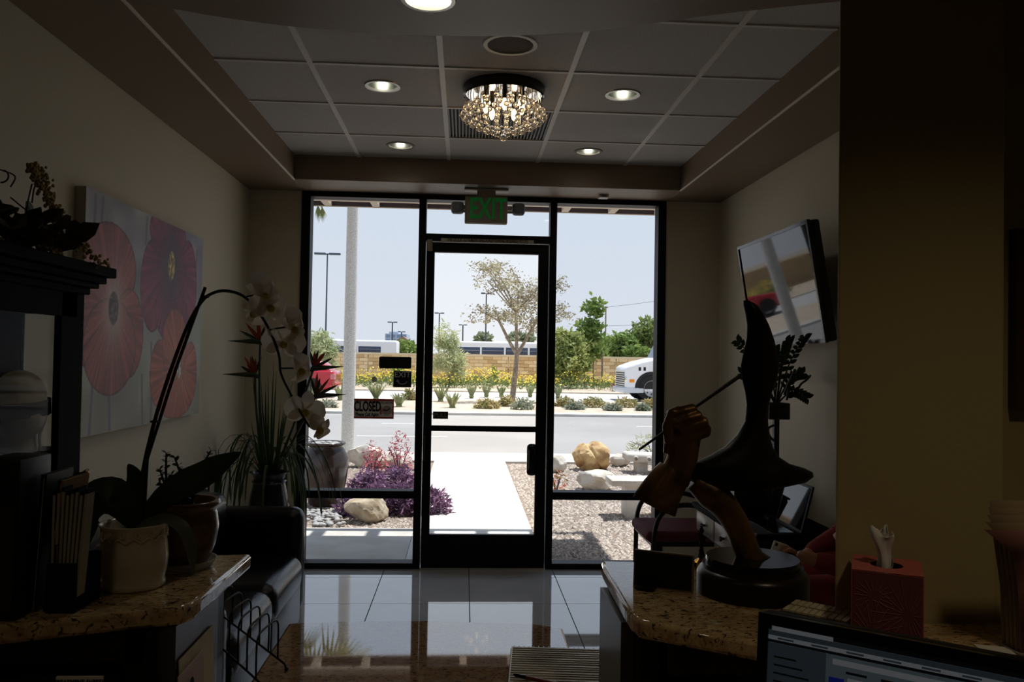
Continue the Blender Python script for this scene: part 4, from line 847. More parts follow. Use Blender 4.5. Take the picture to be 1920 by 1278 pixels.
# ------------------------------------------------------------------ ribbed plastic folder and pen on the desk
n0, n1 = atz(958, 1217, ZD), atz(1128, 1222, ZD)
nb = empty('spiral_notebook', (n0.x, n0.y-.1, ZD), 'spiral notebook with ribbed clear cover lying on the granite desk', 'notebook')
X_ = Matrix.Translation((n0.x, n0.y, ZD)) @ Matrix.Rotation(math.atan2(n1.y-n0.y, n1.x-n0.x), 4, 'Z'); wn = (n1-n0).length
def nbx(n, a, b, m): k = MB(); k.x = X_; k.box(a, b); return k.build(n, m, nb)
nbx('cover', (0,-.26,0), (wn+.004,-.002,.004), 'navy'); nbx('pages', (.002,-.255,.004), (wn-.002,-.006,.010), 'paper')
nbx('clear_cover', (.002,-.255,.0101), (wn-.002,-.012,.0115), mat('foil', (205,196,176), .22, metal=.35))
for k_ in range(16): y_ = -.022-k_*.0145; k = MB(); k.x = X_; k.tube([(.005,y_,.0115),(wn-.006,y_+.002*sin(k_*2.1),.0115)], .0024, 6); k.build('rib', 'foil', nb, smooth=True)
for k_ in range(18): k = MB(); k.x = X_ @ Matrix.Translation((.008+(wn-.016)*k_/17, -.004, .005)) @ Matrix.Rotation(pi/2, 4, 'Y'); k.tube([(.0055*cos(t), .0055*sin(t), 0) for t in np.linspace(0, 5.6, 9)], .0009, 5); k.build('spiral_ring', 'chrome', nb)
pn0, pn1 = atz(962, 1264, ZD+.02), atz(1045, 1282, ZD+.02); pn = empty('ballpoint_pen', pn0, 'black and red ballpoint pen lying on the ribbed notebook', 'pen')
d_ = pn1-pn0; MB().tube([pn0, pn0+d_*.06, pn0+d_*.3], [.001,.004,.0048], 10).build('tip', 'black_gloss', pn, smooth=True); MB().tube([pn0+d_*.3, pn0+d_*1.3], .0048, 10).build('barrel', mat('pen_brown', (120,50,34), .3), pn, smooth=True)

# ------------------------------------------------------------------ sculpture on the right counter
s0_ = atz(1410, 1110, ZR); sX, sY = s0_.x, s0_.y; SP = 1525/sY
sc_ = empty('bronze_sculpture', (sX, sY, ZR), 'bronze fist holding a brush beside a dark palette form on a round plinth', 'sculpture')
plm = mat('plinth_wood', (30,18,12), .3); R0 = 103/SP
MB().lathe([(0,0),(R0,0),(R0,.038),(R0*.96,.046),(R0*.90,.050),(R0*.90,.058),(0,.058)], (sX,sY,ZR), 48).build('plinth', plm, sc_, smooth=True)
MB().lathe([(0,.058),(R0*.84,.058),(R0*.845,.064),(R0*.83,.072),(0,.072)], (sX,sY,ZR), 48).build('marble_disc', mat('black_marble', (22,22,28), .1), sc_, smooth=True)
def Q(u, v, dy=0): return aty(u, v, sY+dy)
def remesh(o, vs_): md = o.modifiers.new('remesh', 'REMESH'); md.mode = 'VOXEL'; md.voxel_size = vs_; md.use_smooth_shade = True; s = o.modifiers.new('smooth', 'SMOOTH'); s.iterations = 2; s.factor = .5; return o
am = MB().tube(smoothpath([Q(1418,1072), Q(1400,1030), Q(1382,985), Q(1355,945), Q(1325,918), Q(1300,900)], 4), list(np.interp(np.linspace(0,1,21), [0,.2,.5,.75,1], [.030,.026,.027,.033,.020])), 16); am.tube([Q(1440,1072,.0), Q(1405,1040)], [.03,.02], 12)
remesh(am.build('forearm', 'bronze', sc_, smooth=2), .004)
L_ = [(563,1394,1404),(572,1394,1420),(590,1398,1432),(610,1401,1442),(635,1400,1451),(660,1394,1458),(685,1389,1462),(710,1391,1457),(735,1397,1447),(760,1400,1441),(790,1397,1439),(815,1383,1442),(838,1360,1449),(855,1330,1460),(868,1300,1480),(876,1288,1508),(884,1285,1524),(892,1286,1526),(902,1295,1512),(911,1320,1470),(918,1350,1420)]
vs_, fs_ = [], []; n = 20
for i, (v, ul, ur) in enumerate(L_):
    a, b = Q(ul, v), Q(ur, v); c = (a+b)/2; hw_ = (b-a).length/2; dp = min(hw_, .016+.02*max(0, (v-760)/120)) if v < 905 else hw_*.5
    for k in range(n): t = 2*pi*k/n; vs_.append((c.x+hw_*cos(t), c.y+dp*sin(t), c.z))
for i in range(len(L_)-1):
    for k in range(n): fs_.append((i*n+k, i*n+(k+1) % n, (i+1)*n+(k+1) % n, (i+1)*n+k))
fs_ += [tuple(range(n)), tuple(range((len(L_)-1)*n, len(L_)*n))[::-1]]
MB().add(vs_, fs_).build('palette_form', 'bronze_dark', sc_, smooth=2)
hn = MB()
hn.tube(smoothpath([Q(1262,898,-.01), Q(1272,878,-.012), Q(1280,855,-.014), Q(1282,830,-.012), Q(1284,805,-.008), Q(1286,792,-.006)], 4), list(np.interp(np.linspace(0,1,21), [0,.25,.5,.8,1], [.034,.030,.031,.036,.030])), 18)
hn.tube([Q(1258,850,-.012), Q(1262,812,-.014), Q(1266,785,-.014)], [.016,.018,.015], 14)
for (a_, b_) in (((1264,776,-.034),(1297,767,-.034)), ((1268,793,-.038),(1308,780,-.040)), ((1280,806,-.038),(1319,791,-.040)), ((1286,822,-.034),(1324,804,-.034))):
    c_, d_ = Q(*a_), Q(*b_); hn.tube([c_+Vector((-.006,.02,-.004)), c_, c_.lerp(d_, .6), d_, d_+Vector((.004,.016,-.008)), d_+Vector((-.004,.03,-.016))], [.010,.0125,.0125,.0125,.011,.009], 12)
hn.tube([Q(1256,830,-.032), Q(1252,800,-.034), Q(1262,772,-.034), Q(1275,766,-.03)], [.011,.012,.011,.008], 10)
remesh(hn.build('fist', 'bronze', sc_, smooth=2), .0024)
slv = []; sfs = []
for i, (cu, cv_, hw_, dp) in enumerate(((1268,880,.034,.03),(1258,893,.037,.034),(1240,920,.041,.038),(1225,948,.046,.042),(1227,946,.041,.037),(1258,893,.032,.03))):
    c = Q(cu, cv_, -.01); ax = (Q(1268,858)-Q(1225,950)).normalized(); sd = ax.cross(Vector((0,1,0))).normalized()
    for k in range(24): t = 2*pi*k/24; rr_ = 1+.05*sin(5*t+i); slv.append(c+sd*hw_*rr_*cos(t)+Vector((0,1,0))*dp*rr_*sin(t))
for i in range(5):
    for k in range(24): sfs.append((i*24+k, i*24+(k+1) % 24, (i+1)*24+(k+1) % 24, (i+1)*24+k))
MB().add(slv, sfs).build('sleeve_cuff', 'bronze', sc_, smooth=2)
MB().tube([Q(1198,843,-.03), Q(1240,813,-.03), Q(1300,765,-.03), Q(1388,704,-.03)], [.0022,.003,.0036,.0042], 8).build('brush', mat('brush_wood', (40,26,18), .4), sc_, smooth=True)
# small frame on the counter
p0, p1 = atz(1187, 1098, ZR), atz(1299, 1112, ZR); ft = aty(1187, 1030, p0.y).z-ZR
fr = empty('desk_frame', (p0+p1)/2, 'black backed card frame with tan edge standing on the granite counter', 'frame')
X_ = Matrix.Translation(p0) @ Matrix.Rotation(math.atan2(p1.y-p0.y, p1.x-p0.x), 4, 'Z') @ Matrix.Rotation(radians(-6), 4, 'X'); wf_ = (p1-p0).length
def fbx(n, a, b, m): k = MB(); k.x = X_; k.box(a, b); return k.build(n, m, fr)
fbx('backing', (.002,0,.002), (wf_-.002,.004,ft-.002), 'black'); tn = mat('tan_edge', (120,104,70), .5)
fbx('edge_top', (0,-.001,ft-.003), (wf_,.007,ft), tn); fbx('edge_bottom', (0,-.001,0), (wf_,.007,.003), tn); fbx('edge_side', (0,-.001,.003), (.003,.007,ft-.003), tn); fbx('edge_side', (wf_-.003,-.001,.003), (wf_,.007,ft-.003), tn)
fbx('card', (.004,.004,.004), (wf_-.004,.006,ft-.004), 'cream'); k = MB(); k.x = X_; k.prism([(.01,-.03),(.05,-.03),(.05,0),(.01,0)], .0, .004); k.build('easel_foot', 'black', fr)
b0_ = atz(1313, 1066, ZR); bo = empty('brass_ornament', b0_, 'glittering brass ornament with twisted black stem behind the card frame', 'ornament')
MB().lathe([(0,0),(.014,0),(.018,.008),(.016,.016),(.006,.024),(0,.026)], b0_, 16).build('brass_base', 'brass', bo, smooth=False)
zt2 = aty(1316, 985, b0_.y).z-ZR; tw = [.0045+.0018*sin(i*1.5) for i in range(22)]
MB().tube([b0_+Vector((.002,0,.022+(zt2-.022)*i/21)) for i in range(22)], tw, 8).build('twisted_stem', 'black', bo, smooth=True)
# key-topped device behind the monitor
a, b = atz(1475, 1150, ZR), atz(1612, 1178, ZR); kd = empty('adding_machine', (a+b)/2, 'black adding machine with rows of pale keys beside the tissue box', 'calculator')
X_ = Matrix.Translation(a) @ Matrix.Rotation(math.atan2(b.y-a.y, b.x-a.x), 4, 'Z'); wk = (b-a).length
k = MB(); k.x = X_; k.rbox((0,-.07,0), (wk,.05,.018), .006); k.build('body', 'black', kd, smooth=True)
for i in range(10):
    for j in range(2): k = MB(); k.x = X_; k.box((.008+i*(wk-.016)/10, -.045+j*.042, .018), (.008+(i+.78)*(wk-.016)/10, -.012+j*.042, .0215)); k.build('key', 'cream', kd)
# ------------------------------------------------------------------ tissue box against the pillar
tb = atz(1617, 1224, ZR); tw_ = aty(1740, 1100, tb.y).x-tb.x; th = aty(1617, 1078, tb.y).z-ZR; TY = tb.y
X_ = Matrix.Translation((tb.x, TY+.04, ZR)) @ Matrix.Rotation(radians(-27), 4, 'Z')
tbx = empty('tissue_box', (tb.x+tw_/2, TY+.055, ZR), 'pink patterned cube tissue box in front of the pillar', 'tissue box')
mat('tissue_pink', (196,104,96), .6); mat('tissue_print', (120,64,70), .6); mat('tissue_line', (170,110,110), .6); dt = .118
k = MB(); k.x = X_; k.box((0,0,0), (tw_,dt,th-.001)); k.f.pop(1); k.build('carton', 'tissue_pink', tbx)
k = MB(); k.x = X_; ringtile(k, tw_/2, dt*.5, 0, tw_, 0, dt, .026, th, 32); k.build('top_panel', 'tissue_pink', tbx)
k = MB(); k.x = X_; k.box((.002,-.0008,.002), (tw_-.002,0,th-.002)); k.build('printed_front', 'tissue_print', tbx)
k = MB(); k.x = X_
for cx_, cz_, r_ in ((.032,.025,.05),(.085,.06,.055),(.035,.085,.03)):
    for i in range(18):
        a_ = 2*pi*i/18; e0 = (min(max(cx_+r_*cos(a_), .004), tw_-.004), -.0012, min(max(cz_+r_*sin(a_), .004), th-.006)); k.tube([(cx_+.01*cos(a_), -.0012, cz_+.01*sin(a_)), e0], .0004, 4)
o = k.build('printed_petal_lines', 'tissue_line', tbx); o['kind'] = 'stuff'
tp = empty('tissue', (tb.x+tw_/2, TY+.05, ZR+th), 'white tissue pulled up from the pink tissue box', 'tissue')
c0 = X_ @ Vector((tw_/2-.006, dt*.5, th-.02)); vs_, fs_ = [], []
for i in range(9):
    t = i/8; z = t*.078
    for j in range(21): a = 2*pi*j/20*.93; r_ = (.009+.006*t+.002*sin(3*t*3))*(1+.32*sin(3*a+4*t)+.15*sin(7*a)); vs_.append((c0.x+r_*cos(a)+.004*sin(5*t), c0.y+r_*.8*sin(a), c0.z+z+(.010*sin(a*2+1) if i == 8 else 0)))
for i in range(8):
    for j in range(20): fs_.append((i*21+j, i*21+j+1, (i+1)*21+j+1, (i+1)*21+j))
o = MB().add(vs_, fs_).build('sheet', 'paper', tp, smooth=2); o.modifiers.new('thick', 'SOLIDIFY').thickness = .0006
# ------------------------------------------------------------------ brochure stand at the right edge and card lettered pH
r0 = aty(1896, 1150, 1.30); rs_ = empty('leaflet_stand', (r0.x+.05, 1.3, ZR), 'clear acrylic stand at the pillar corner fanning out leaflets', 'stand')
MB().box((r0.x, 1.27, ZR), (r0.x+.11, 1.275, ZR+.10)).build('front_panel', GL_CAB, rs_); MB().box((r0.x, 1.275, ZR), (r0.x+.11, 1.34, ZR+.004)).build('floor_plate', 'clear_plastic', rs_); MB().box((r0.x, 1.34, ZR), (r0.x+.11, 1.344, ZR+.2)).build('back_panel', GL_CAB, rs_)
pk = mat('leaflet_pink', (150,104,96), .7)
for i in range(5):
    t_ = empty('leaflet', (r0.x+.05, 1.28+.012*i, ZR), ['front', 'second', 'third', 'fourth', 'rearmost'][i]+' drooping leaflet in the clear stand by the pillar', 'leaflet', 'leaflets in the clear stand')
    y_ = 1.281+i*.011; x_ = r0.x+.003; z1 = ZR+.165+.010*i; bend = [(x_, y_, ZR+.005), (x_-.004, y_, ZR+.10), (x_-.012-.002*i, y_, z1), (x_-.07+.010*i, y_-.012, z1+.04)]
    vs_ = []; [vs_.extend([(px2, py2, pz2), (px2+.105, py2, pz2-.0)]) for px2, py2, pz2 in bend]
    o = MB().add(vs_, [(2*j, 2*j+1, 2*j+3, 2*j+2) for j in range(3)]).build('sheet', pk if i == 0 else mat('leaflet_tan', (156,134,104), .7), t_, smooth=True); o.modifiers.new('thick', 'SOLIDIFY').thickness = .002
    if i == 0: text('lettering', 'mom', .022, mat('leaflet_red', (120,60,60), .6), (x_+.012, y_-.004, ZR+.085), rot=(pi/2, -pi/2, 0), parent=t_)
c_ = [atz(1826, 1209, ZR), atz(1890, 1215, ZR), atz(1925, 1246, ZR), atz(1865, 1246, ZR)]; pc = empty('lettered_card', sum(c_, Vector())/4, 'white card with large dark letters lying at the counter edge', 'card')
MB().prism([(p.x, p.y) for p in reversed(c_)], ZR, ZR+.002).build('card', 'paper', pc); m_ = sum(c_, Vector())/4; text('lettering', 'PH', .022, 'navy', (m_.x-.004, m_.y+.002, ZR+.0026), rot=(0,0,-.5), parent=pc, ext=.0004)

# ------------------------------------------------------------------ monitor in the foreground
ml = atz(1424, 1146, 1.19); mr = atz(1930, 1241, 1.19); dm = (mr-ml); wm = dm.length*1.42; am_ = math.atan2(dm.y, dm.x)
mo = empty('computer_monitor', (ml+(mr-ml)*.6)*1.0, 'black computer monitor showing a dim web page in the corner', 'monitor'); mo.location.z = ZD
X_ = Matrix.Translation(ml) @ Matrix.Rotation(am_, 4, 'Z') @ Matrix.Rotation(radians(-6), 4, 'X')
def mbx(n, a, b, m, par=mo, r=0): k = MB(); k.x = X_; (k.rbox(a, b, r) if r else k.box(a, b)); return k.build(n, m, par, smooth=bool(r))
hm_ = wm*.60
mbx('shell', (0,.006,-hm_), (wm,.035,0), 'black', r=.005); mbx('bezel_top', (0,-.004,-.014), (wm,.006,0), 'black_gloss'); mbx('bezel_bottom', (0,-.004,-hm_), (wm,.006,-hm_+.02), 'black_gloss'); mbx('bezel_side', (0,-.004,-hm_+.02), (.014,.006,-.014), 'black_gloss'); mbx('bezel_side', (wm-.014,-.004,-hm_+.02), (wm,.006,-.014), 'black_gloss')
def em(n, c, s=.10): return mat(n, (12,13,15), .3, emit=s*.4, ec=c)
def sx_(f): return .014+f*(wm-.028)
def sz_(f): return -.014-f*(hm_-.034)
scn = mbx('screen', (.014,.001,-hm_+.02), (wm-.014,.006,-.014), em('scr_bg', (150,168,176), .10))
def sb(n, x0, z0, x1, z1, m, d=0): mbx(n, (sx_(x0), -.0002-d, sz_(z1)), (sx_(x1), .0012, sz_(z0)), m, scn)
dk_ = em('scr_dark', (40,44,50), .05); wt = em('scr_white', (214,220,226), .12); bl_ = em('scr_blue', (40,60,190), .12); gy = em('scr_gray', (110,124,136), .08)
sb('tab_strip', 0, 0, 1, .028, dk_); sb('tab', .01, .006, .20, .03, wt, .0004); sb('address_bar', .0, .03, 1, .058, gy); sb('bookmark_row', 0, .06, 1, .082, wt); sb('page_band', 0, .084, 1, .098, dk_)
sb('search_field', .20, .12, .66, .15, wt); sb('button', .665, .12, .77, .15, bl_); sb('button', .78, .12, .89, .15, bl_); sb('side_column', 0, .10, .18, 1, em('scr_side', (120,136,150), .07))
for i in range(9): sb('bookmark_text', .03+i*.105, .066, .03+i*.105+.05, .076, gy, .0004)
for i in range(8): sb('link_text', .02, .17+i*.045, .09+.02*(i % 3), .18+i*.045, dk_, .0004)
for i in range(6): sb('headline_text', .24+i*.1, .175, .30+i*.1, .187, dk_, .0004)
sb('photo_block', .03, .60, .16, .9, em('scr_navy', (40,60,100), .06)); sb('photo_block', .19, .22, .235, .30, bl_); sb('list_panel', .245, .21, .95, .9, wt)
for i in range(10): sb('body_text', .27, .25+i*.06, .5+.06*(i % 4), .262+i*.06, gy, .0004)
bs = X_ @ Vector((wm*.55, .05, -hm_)); MB().rbox((bs.x-.10, bs.y-.07, ZD), (bs.x+.10, bs.y+.07, ZD+.014), .005).build('stand_base', 'black', mo, smooth=True); MB().tube([(bs.x, bs.y, ZD+.012), (bs.x, bs.y, bs.z+.09)], .018, 12).build('stand_neck', 'black', mo, smooth=True)
# ================================================================== OUTSIDE
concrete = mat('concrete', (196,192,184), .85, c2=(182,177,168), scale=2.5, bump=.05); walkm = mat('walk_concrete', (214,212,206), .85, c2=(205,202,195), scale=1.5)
mat('asphalt', (146,142,137), .9, c2=(154,150,145), scale=.35, bump=.1, bscale=40); mat('dirt', (176,158,136), .95, c2=(196,180,160), scale=3, bump=.3, bscale=20)
mat('gravel_base', (150,134,118), .95, c2=(112,98,86), scale=60, bump=.8, bscale=90); mat('road_far', (186,183,178), .9); mat('eave_cream', (196,182,164), .7); mat('eave_brown', (52,36,32), .7)
ROAD = -.05
yk = 13.3
# ground pieces
st(MB().box((-40, 6.1, -.6), (40, 12.2, -.03)).build('ground_bed', 'gravel_base'), 'gravel planting bed outside the shopfront')
st(MB().box((-40, 12.2, -.6), (40, yk-.15, 0)).build('sidewalk', concrete), 'pale concrete sidewalk along the near kerb')
st(MB().box((-40, yk-.15, -.6), (40, yk, 0)).build('kerb_near', concrete, bevel=.02), 'near concrete kerb of the street')
st(MB().box((-80, yk, -.6), (80, 22.6, ROAD)).build('road_near', 'asphalt'), 'grey asphalt street in front of the median')
st(MB().box((-80, 22.6, -.6), (80, 23.2, .02)).build('kerb_median', concrete, bevel=.02), 'pale kerb of the planted median')
st(MB().box((-80, 23.2, -.6), (80, 30.0, .0)).build('median_soil', 'dirt'), 'tan soil of the planted median')
st(MB().box((-120, 30.0, -.6), (120, 38.0, ROAD)).build('road_far', 'road_far'), 'pale far lanes beyond the median')
st(MB().box((-120, 38.0, -.6), (120, 53.0, .0)).build('verge_soil', 'dirt'), 'tan soil verge below the block wall')
st(MB().box((-600, 53.0, -.6), (600, 900, -.05)).build('ground_far', mat('far_ground', (150,140,126), .95)), 'parking ground beyond the block wall')
# walkway
wa = [atz(u, v, 0) for u, v in ((806,1000),(1002,1000),(947,868))]
xl, xr = -.42, (wa[1].x+wa[2].x)/2
st(MB().box((xl, 6.09, -.2), (xr, 12.2, -.002)).build('path_walkway', walkm), 'bright concrete walkway from the glass door to the sidewalk')
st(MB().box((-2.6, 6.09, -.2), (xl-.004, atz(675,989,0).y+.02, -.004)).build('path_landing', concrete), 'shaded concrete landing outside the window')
st(MB().prism([(xr+.004,6.09),(xr+.12,6.09),(xr+.004,6.5)], -.2, -.004).build('path_corner', concrete), 'small triangular concrete corner beside the gravel')
# lane dashes
for (u0, u1, v, w, lab) in ((668,838,818,.12,'near'), (716,776,794,.12,'second'), (1195,1240,800,.12,'third')):
    a, b = atz(u0, v, ROAD), atz(u1, v, ROAD); y = (a.y+b.y)/2
    st(MB().box((a.x, y-w/2, ROAD), (b.x+(1.5 if lab == 'third' else 0), y+w/2, ROAD+.006)).build('lane_marking', 'paper'), lab+' white dashed lane marking')
# scattered gravel
rg = random.Random(17); gm = mat('gravel_stone', (212,198,182), .85, c2=(122,110,102), scale=40, sharp=(.35,.65))
def gravel(n, xa, xb, ya, yb, sz, name, label, avoid=()):
    k = MB(); c = 0
    while c < n:
        y = ya+(yb-ya)*rg.random()**1.7; x = rg.uniform(xa, xb); s = sz*rg.uniform(.6,1.4)
        c += 1
        h = s*.55; a = rg.random()*3; P_ = []
        for j in range(5): t = a+2*pi*j/5; q_ = s*rg.uniform(.7,1.1); P_.append((x+q_*cos(t), y+q_*sin(t), -.032+h*.3*rg.random()))
        k.add(P_+[(x+rg.gauss(0,s*.2), y+rg.gauss(0,s*.2), -.03+h)], [(j, (j+1) % 5, 5) for j in range(5)])
    o = k.build(name, gm); tag(o, label, 'gravel', kind='stuff'); return o
gravel(16000, xr+.02, 5.2, 6.2, 12.1, .026, 'gravel', 'loose tan and grey gravel beside the walkway')
gravel(5000, -4.6, xl-.02, atz(675,989,0).y+.05, 12.1, .02, 'gravel_litter', 'fine tan gravel around the purple plants')
# river pebbles
pm_ = mat('pebble', (168,166,162), .6, c2=(140,138,136), scale=6)
pb0 = None
for k in range(70):
    u, v = rg.uniform(572, 645), rg.uniform(955, 984); p = atz(u, v, 0); s = .027
    o = MB().ball((0,0,0), (s*1.25, s*.9, s*.6), 9, 6).build('river_pebble', pm_, None, smooth=2) if pb0 is None else bpy.data.objects.new('river_pebble', pb0)
    if pb0 is None: pb0 = o.data
    else: COL.objects.link(o)
    o.location = (p.x, p.y, .0); o.rotation_euler = (0, 0, rg.random()*3); o.scale = (rg.uniform(.8,1.2),)*3
    tag(o, 'smooth grey river pebble in the bed below the brown urn', 'pebble', 'river pebbles below the urn')
# boulders
def rock(name, u0, u1, vt, vb, seed, m, label, dep=.8, z=-.03, cat='rock', crack=0, lo=.70):
    a, b = atz(u0, vb, z), atz(u1, vb, z); y = (a.y+b.y)/2; w = (b.x-a.x)/2; yc = y+w*dep; zt_r = aty((u0+u1)/2, vt, yc).z
    c = Vector(((a.x+b.x)/2*yc/y*.5+(a.x+b.x)/2*.5, yc, 0)); h = zt_r-z; bm = bmesh.new(); bmesh.ops.create_icosphere(bm, subdivisions=4, radius=1); r = np.random.RandomState(seed); D = r.randn(24, 3); D /= np.linalg.norm(D, axis=1)[:, None]; off = r.uniform(lo, .97, 24)
    for q_ in bm.verts:
        d = np.array(q_.co[:]); s = 1.0
        for dd, oo in zip(D, off):
            t = d @ dd
            if t > 1e-3: s = min(s, oo/t)
        s *= 1+.05*sin(5*d[0]+seed)*sin(4*d[1]+d[2]*3)+.03*sin(13*d[2]+9*d[0]+seed)*sin(11*d[1])+.015*sin(29*d[0]+17*d[1])*sin(31*d[2]); s *= 1-crack*(np.exp(-((d[0]-.1+.4*d[2])/.09)**2)+.7*np.exp(-((d[0]+.45-.3*d[2])/.08)**2)); q_.co = Vector((d[0]*s*w*1.1, d[1]*s*w*dep*1.1, (d[2]*s*.5+.42)*h*1.3))
    me = bpy.data.meshes.new(name); bm.to_mesh(me); bm.free(); me.materials.append(m); me.shade_smooth(); me.set_sharp_from_angle(angle=radians(30))
    o = bpy.data.objects.new(name, me); COL.objects.link(o); o.location = (c.x, c.y, z); tag(o, label, cat); return o
rw = mat('rock_white', (206,200,188), .9, c2=(184,172,152), scale=6, bump=.6, bscale=18); rgold = mat('rock_gold', (204,174,124), .85, c2=(166,128,82), scale=7, bump=.7, bscale=14)
rock('boulder', 645, 727, 932, 983, 1, mat('rock_tan', (196,182,158), .9, c2=(168,150,122), scale=8, bump=.7, bscale=22), 'pale tan boulder between the pebbles and purple plants')
rock('boulder', 650, 715, 837, 878, 2, rw, 'white boulder behind the urn at the foot of the lamp post'); rock('boulder', 708, 770, 850, 880, 3, rw, 'white boulder behind the pink flowering plant')
rock('boulder', 1078, 1146, 835, 884, 14, rgold, 'golden brown boulder on the gravel', crack=.16, lo=.85); rock('boulder', 1084, 1156, 886, 922, 5, rw, 'low white boulder in front of the golden boulder')
rock('boulder', 1030, 1064, 858, 887, 6, rw, 'white boulder beside the door mullion'); rock('boulder', 1146, 1182, 853, 876, 7, rw, 'small white boulder between the golden boulder and the carved bench')
# stone benches
sm_ = mat('cast_stone', (206,200,190), .85, c2=(190,180,168), scale=5, bump=.3, bscale=25)
def bench(u0, u1, v, zs, label, yd):
    a, b = aty(u0, v, yd), aty(u1, v, yd); r = empty('stone_bench', ((a.x+b.x)/2, yd, 0), label, 'bench')
    MB().rbox((a.x, yd-.16, a.z-.06), (b.x, yd+.22, a.z), .015).build('seat_slab', sm_, r, smooth=True)
    for f in (.22, .78):
        x = a.x+(b.x-a.x)*f; MB().rbox((x-.07, yd-.11, -.03), (x+.07, yd+.16, a.z-.06), .015).build('leg', sm_, r, smooth=True); MB().box((x-.085, yd-.125, a.z-.085), (x+.085, yd+.175, a.z-.06)).build('capital', sm_, r)
    return r
bench(1142, 1330, 896, .4, 'square edged cast stone bench on the gravel', 8.15)
a = atz(1176, 868, 0); b = Vector((2.62, a.y+.5, .0)); r = empty('carved_bench', (2.6, 11.3, 0), 'curved cast stone bench with carved scroll edge', 'bench')
yb_ = 11.2; xa_ = aty(1177, 862, yb_).x; zt_b = aty(1205, 851, yb_).z; zb_b = aty(1205, 866, yb_).z
arcp = [(xa_+.55+.62*cos(t)-.07, yb_+.05+.42*sin(t)) for t in np.linspace(pi*1.0, pi*2, 12)] + [(xa_+1.15, yb_+.5), (xa_-.05, yb_+.5)]
arcp = [(xa_+1.1*k_/10, yb_-.14*sin(pi*k_/10)) for k_ in range(11)]; arcp += [(x, y+.42) for x, y in reversed(arcp)]
MB().prism(arcp, zb_b, zt_b).build('seat_slab', sm_, r, bevel=.03, smooth=True)
for k_ in range(6): MB().lathe([(.0,.0),(.03,.0),(.04,.012),(.025,.03)], (0,0,0), 12).build('scroll_rosette', sm_, r, smooth=True).location = (0,0,0)
for k_, ch_ in enumerate([c for c in r.children if c.name.startswith('scroll_rosette')]):
    x = xa_+.1+k_*.17; me = ch_.data; me.transform(Matrix.Translation((x, yb_-.14*sin(pi*(x-xa_)/1.1)-.005, (zt_b+zb_b)/2)) @ Matrix.Rotation(pi/2, 4, 'X'))
for f in (.2, .85): MB().rbox((xa_+f*1.1-.08, yb_+.06, -.03), (xa_+f*1.1+.08, yb_+.30, zb_b), .02).build('leg', sm_, r, smooth=True)
# urn
uy = atz(612, 952, 0).y+.35; ux = (aty(566, 890, uy).x+aty(653, 890, uy).x)/2; rU = (aty(653,880,uy).x-aty(566,880,uy).x)/2; zu = aty(612, 828, uy).z
ur = empty('garden_urn', (ux, uy, -.03), 'large brown glazed urn outside the window', 'urn'); hU = zu+.03
MB().lathe([(0,0),(rU*.62,0),(rU*.68,.02),(rU*.9,hU*.35),(rU,hU*.62),(rU*.97,hU*.76),(rU*.80,hU*.89),(rU*.70,hU*.935),(rU*.74,hU*.95),(rU*.84,hU*.965),(rU*.86,hU*.985),(rU*.82,hU),(rU*.70,hU*.99),(rU*.62,hU*.94),(0,hU*.93)], (ux,uy,-.03), 48).build('body', mat('urn_glaze', (66,50,42), .2, c2=(34,27,25), scale=4, sharp=(.35,.7), stretch=(1,1,2)), ur, smooth=2)
MB().lathe([(0,hU*.955),(rU*.62,hU*.95)], (ux,uy,-.03), 24).build('pebble_fill', pm_, ur)
for k_ in range(9): MB().ball((ux+rU*.45*cos(k_*.7), uy+rU*.45*sin(k_*.7), -.03+hU*.965), (.05,.04,.025), 8, 6).build('filler_stone', pm_, ur, smooth=2)
# purple plant bed, leaf by leaf in clumps
rg = random.Random(31)
def clump(name, cxs, n, size, m, label, cat, hgt, stems=6, asp=.28, sm='stem_purple', grp=None):
    x, y, rx, ry = cxs; r = empty(name, (x, y, -.03), label, cat, grp); k = MB()
    def pos():
        while True:
            a, b, c = rg.uniform(-1,1), rg.uniform(-1,1), rg.random()
            if a*a+b*b+c*c < 1 and a*a+b*b+c*c > .25: return (x+a*rx, y+b*ry, -.02+c*hgt)
    k.leaves(rg, n, pos, size, .25, asp); o = k.build('foliage', m, r); o['kind'] = 'stuff'
    mat('stem_purple', (90,60,90), .7)
    for i in range(stems):
        a = rg.uniform(0, 2*pi); MB().tube([(x,y,-.03), (x+.4*rx*cos(a), y+.4*ry*sin(a), hgt*.4), (x+.75*rx*cos(a), y+.75*ry*sin(a), hgt*.6)], [.008,.006,.003], 5).build('stem', sm, r)
    return r
purp = mat('purple_leaf', (150,112,142), .5, c2=(98,68,96), scale=9, sub=.25)
for i, (u, v, w, h_, nm) in enumerate(((665,962,30,.34,'beside the pale tan boulder'),(712,955,32,.40,'behind the pale tan boulder'),(752,960,30,.42,'against the dark window mullion'),(806,962,34,.38,'spilling onto the walkway beyond the door glass'),(690,922,36,.36,'right of the brown urn'),(745,915,36,.38,'in the back row of the bed'))):
    p = atz(u, v, 0); s = p.y/1525; clump('purple_plant', (p.x, p.y+w*s*.5, w*s*1.15, w*s*1.0), 760, .085, purp, 'purple leaved trailing plant '+nm, 'plant', h_*.68)
pink = mat('pink_leaf', (206,120,124), .6, c2=(176,80,92), scale=12, sub=.3)
for u, v, w, h_, nm in ((700,898,28,.5,'nearer the urn'),(748,892,28,.62,'beside the mullion')):
    p = atz(u, v, 0); s = p.y/1525; clump('pink_flowering_plant', (p.x, p.y, w*s, w*s*.7), 420, .055, pink, 'coral pink flowering succulent '+nm, 'plant', h_)
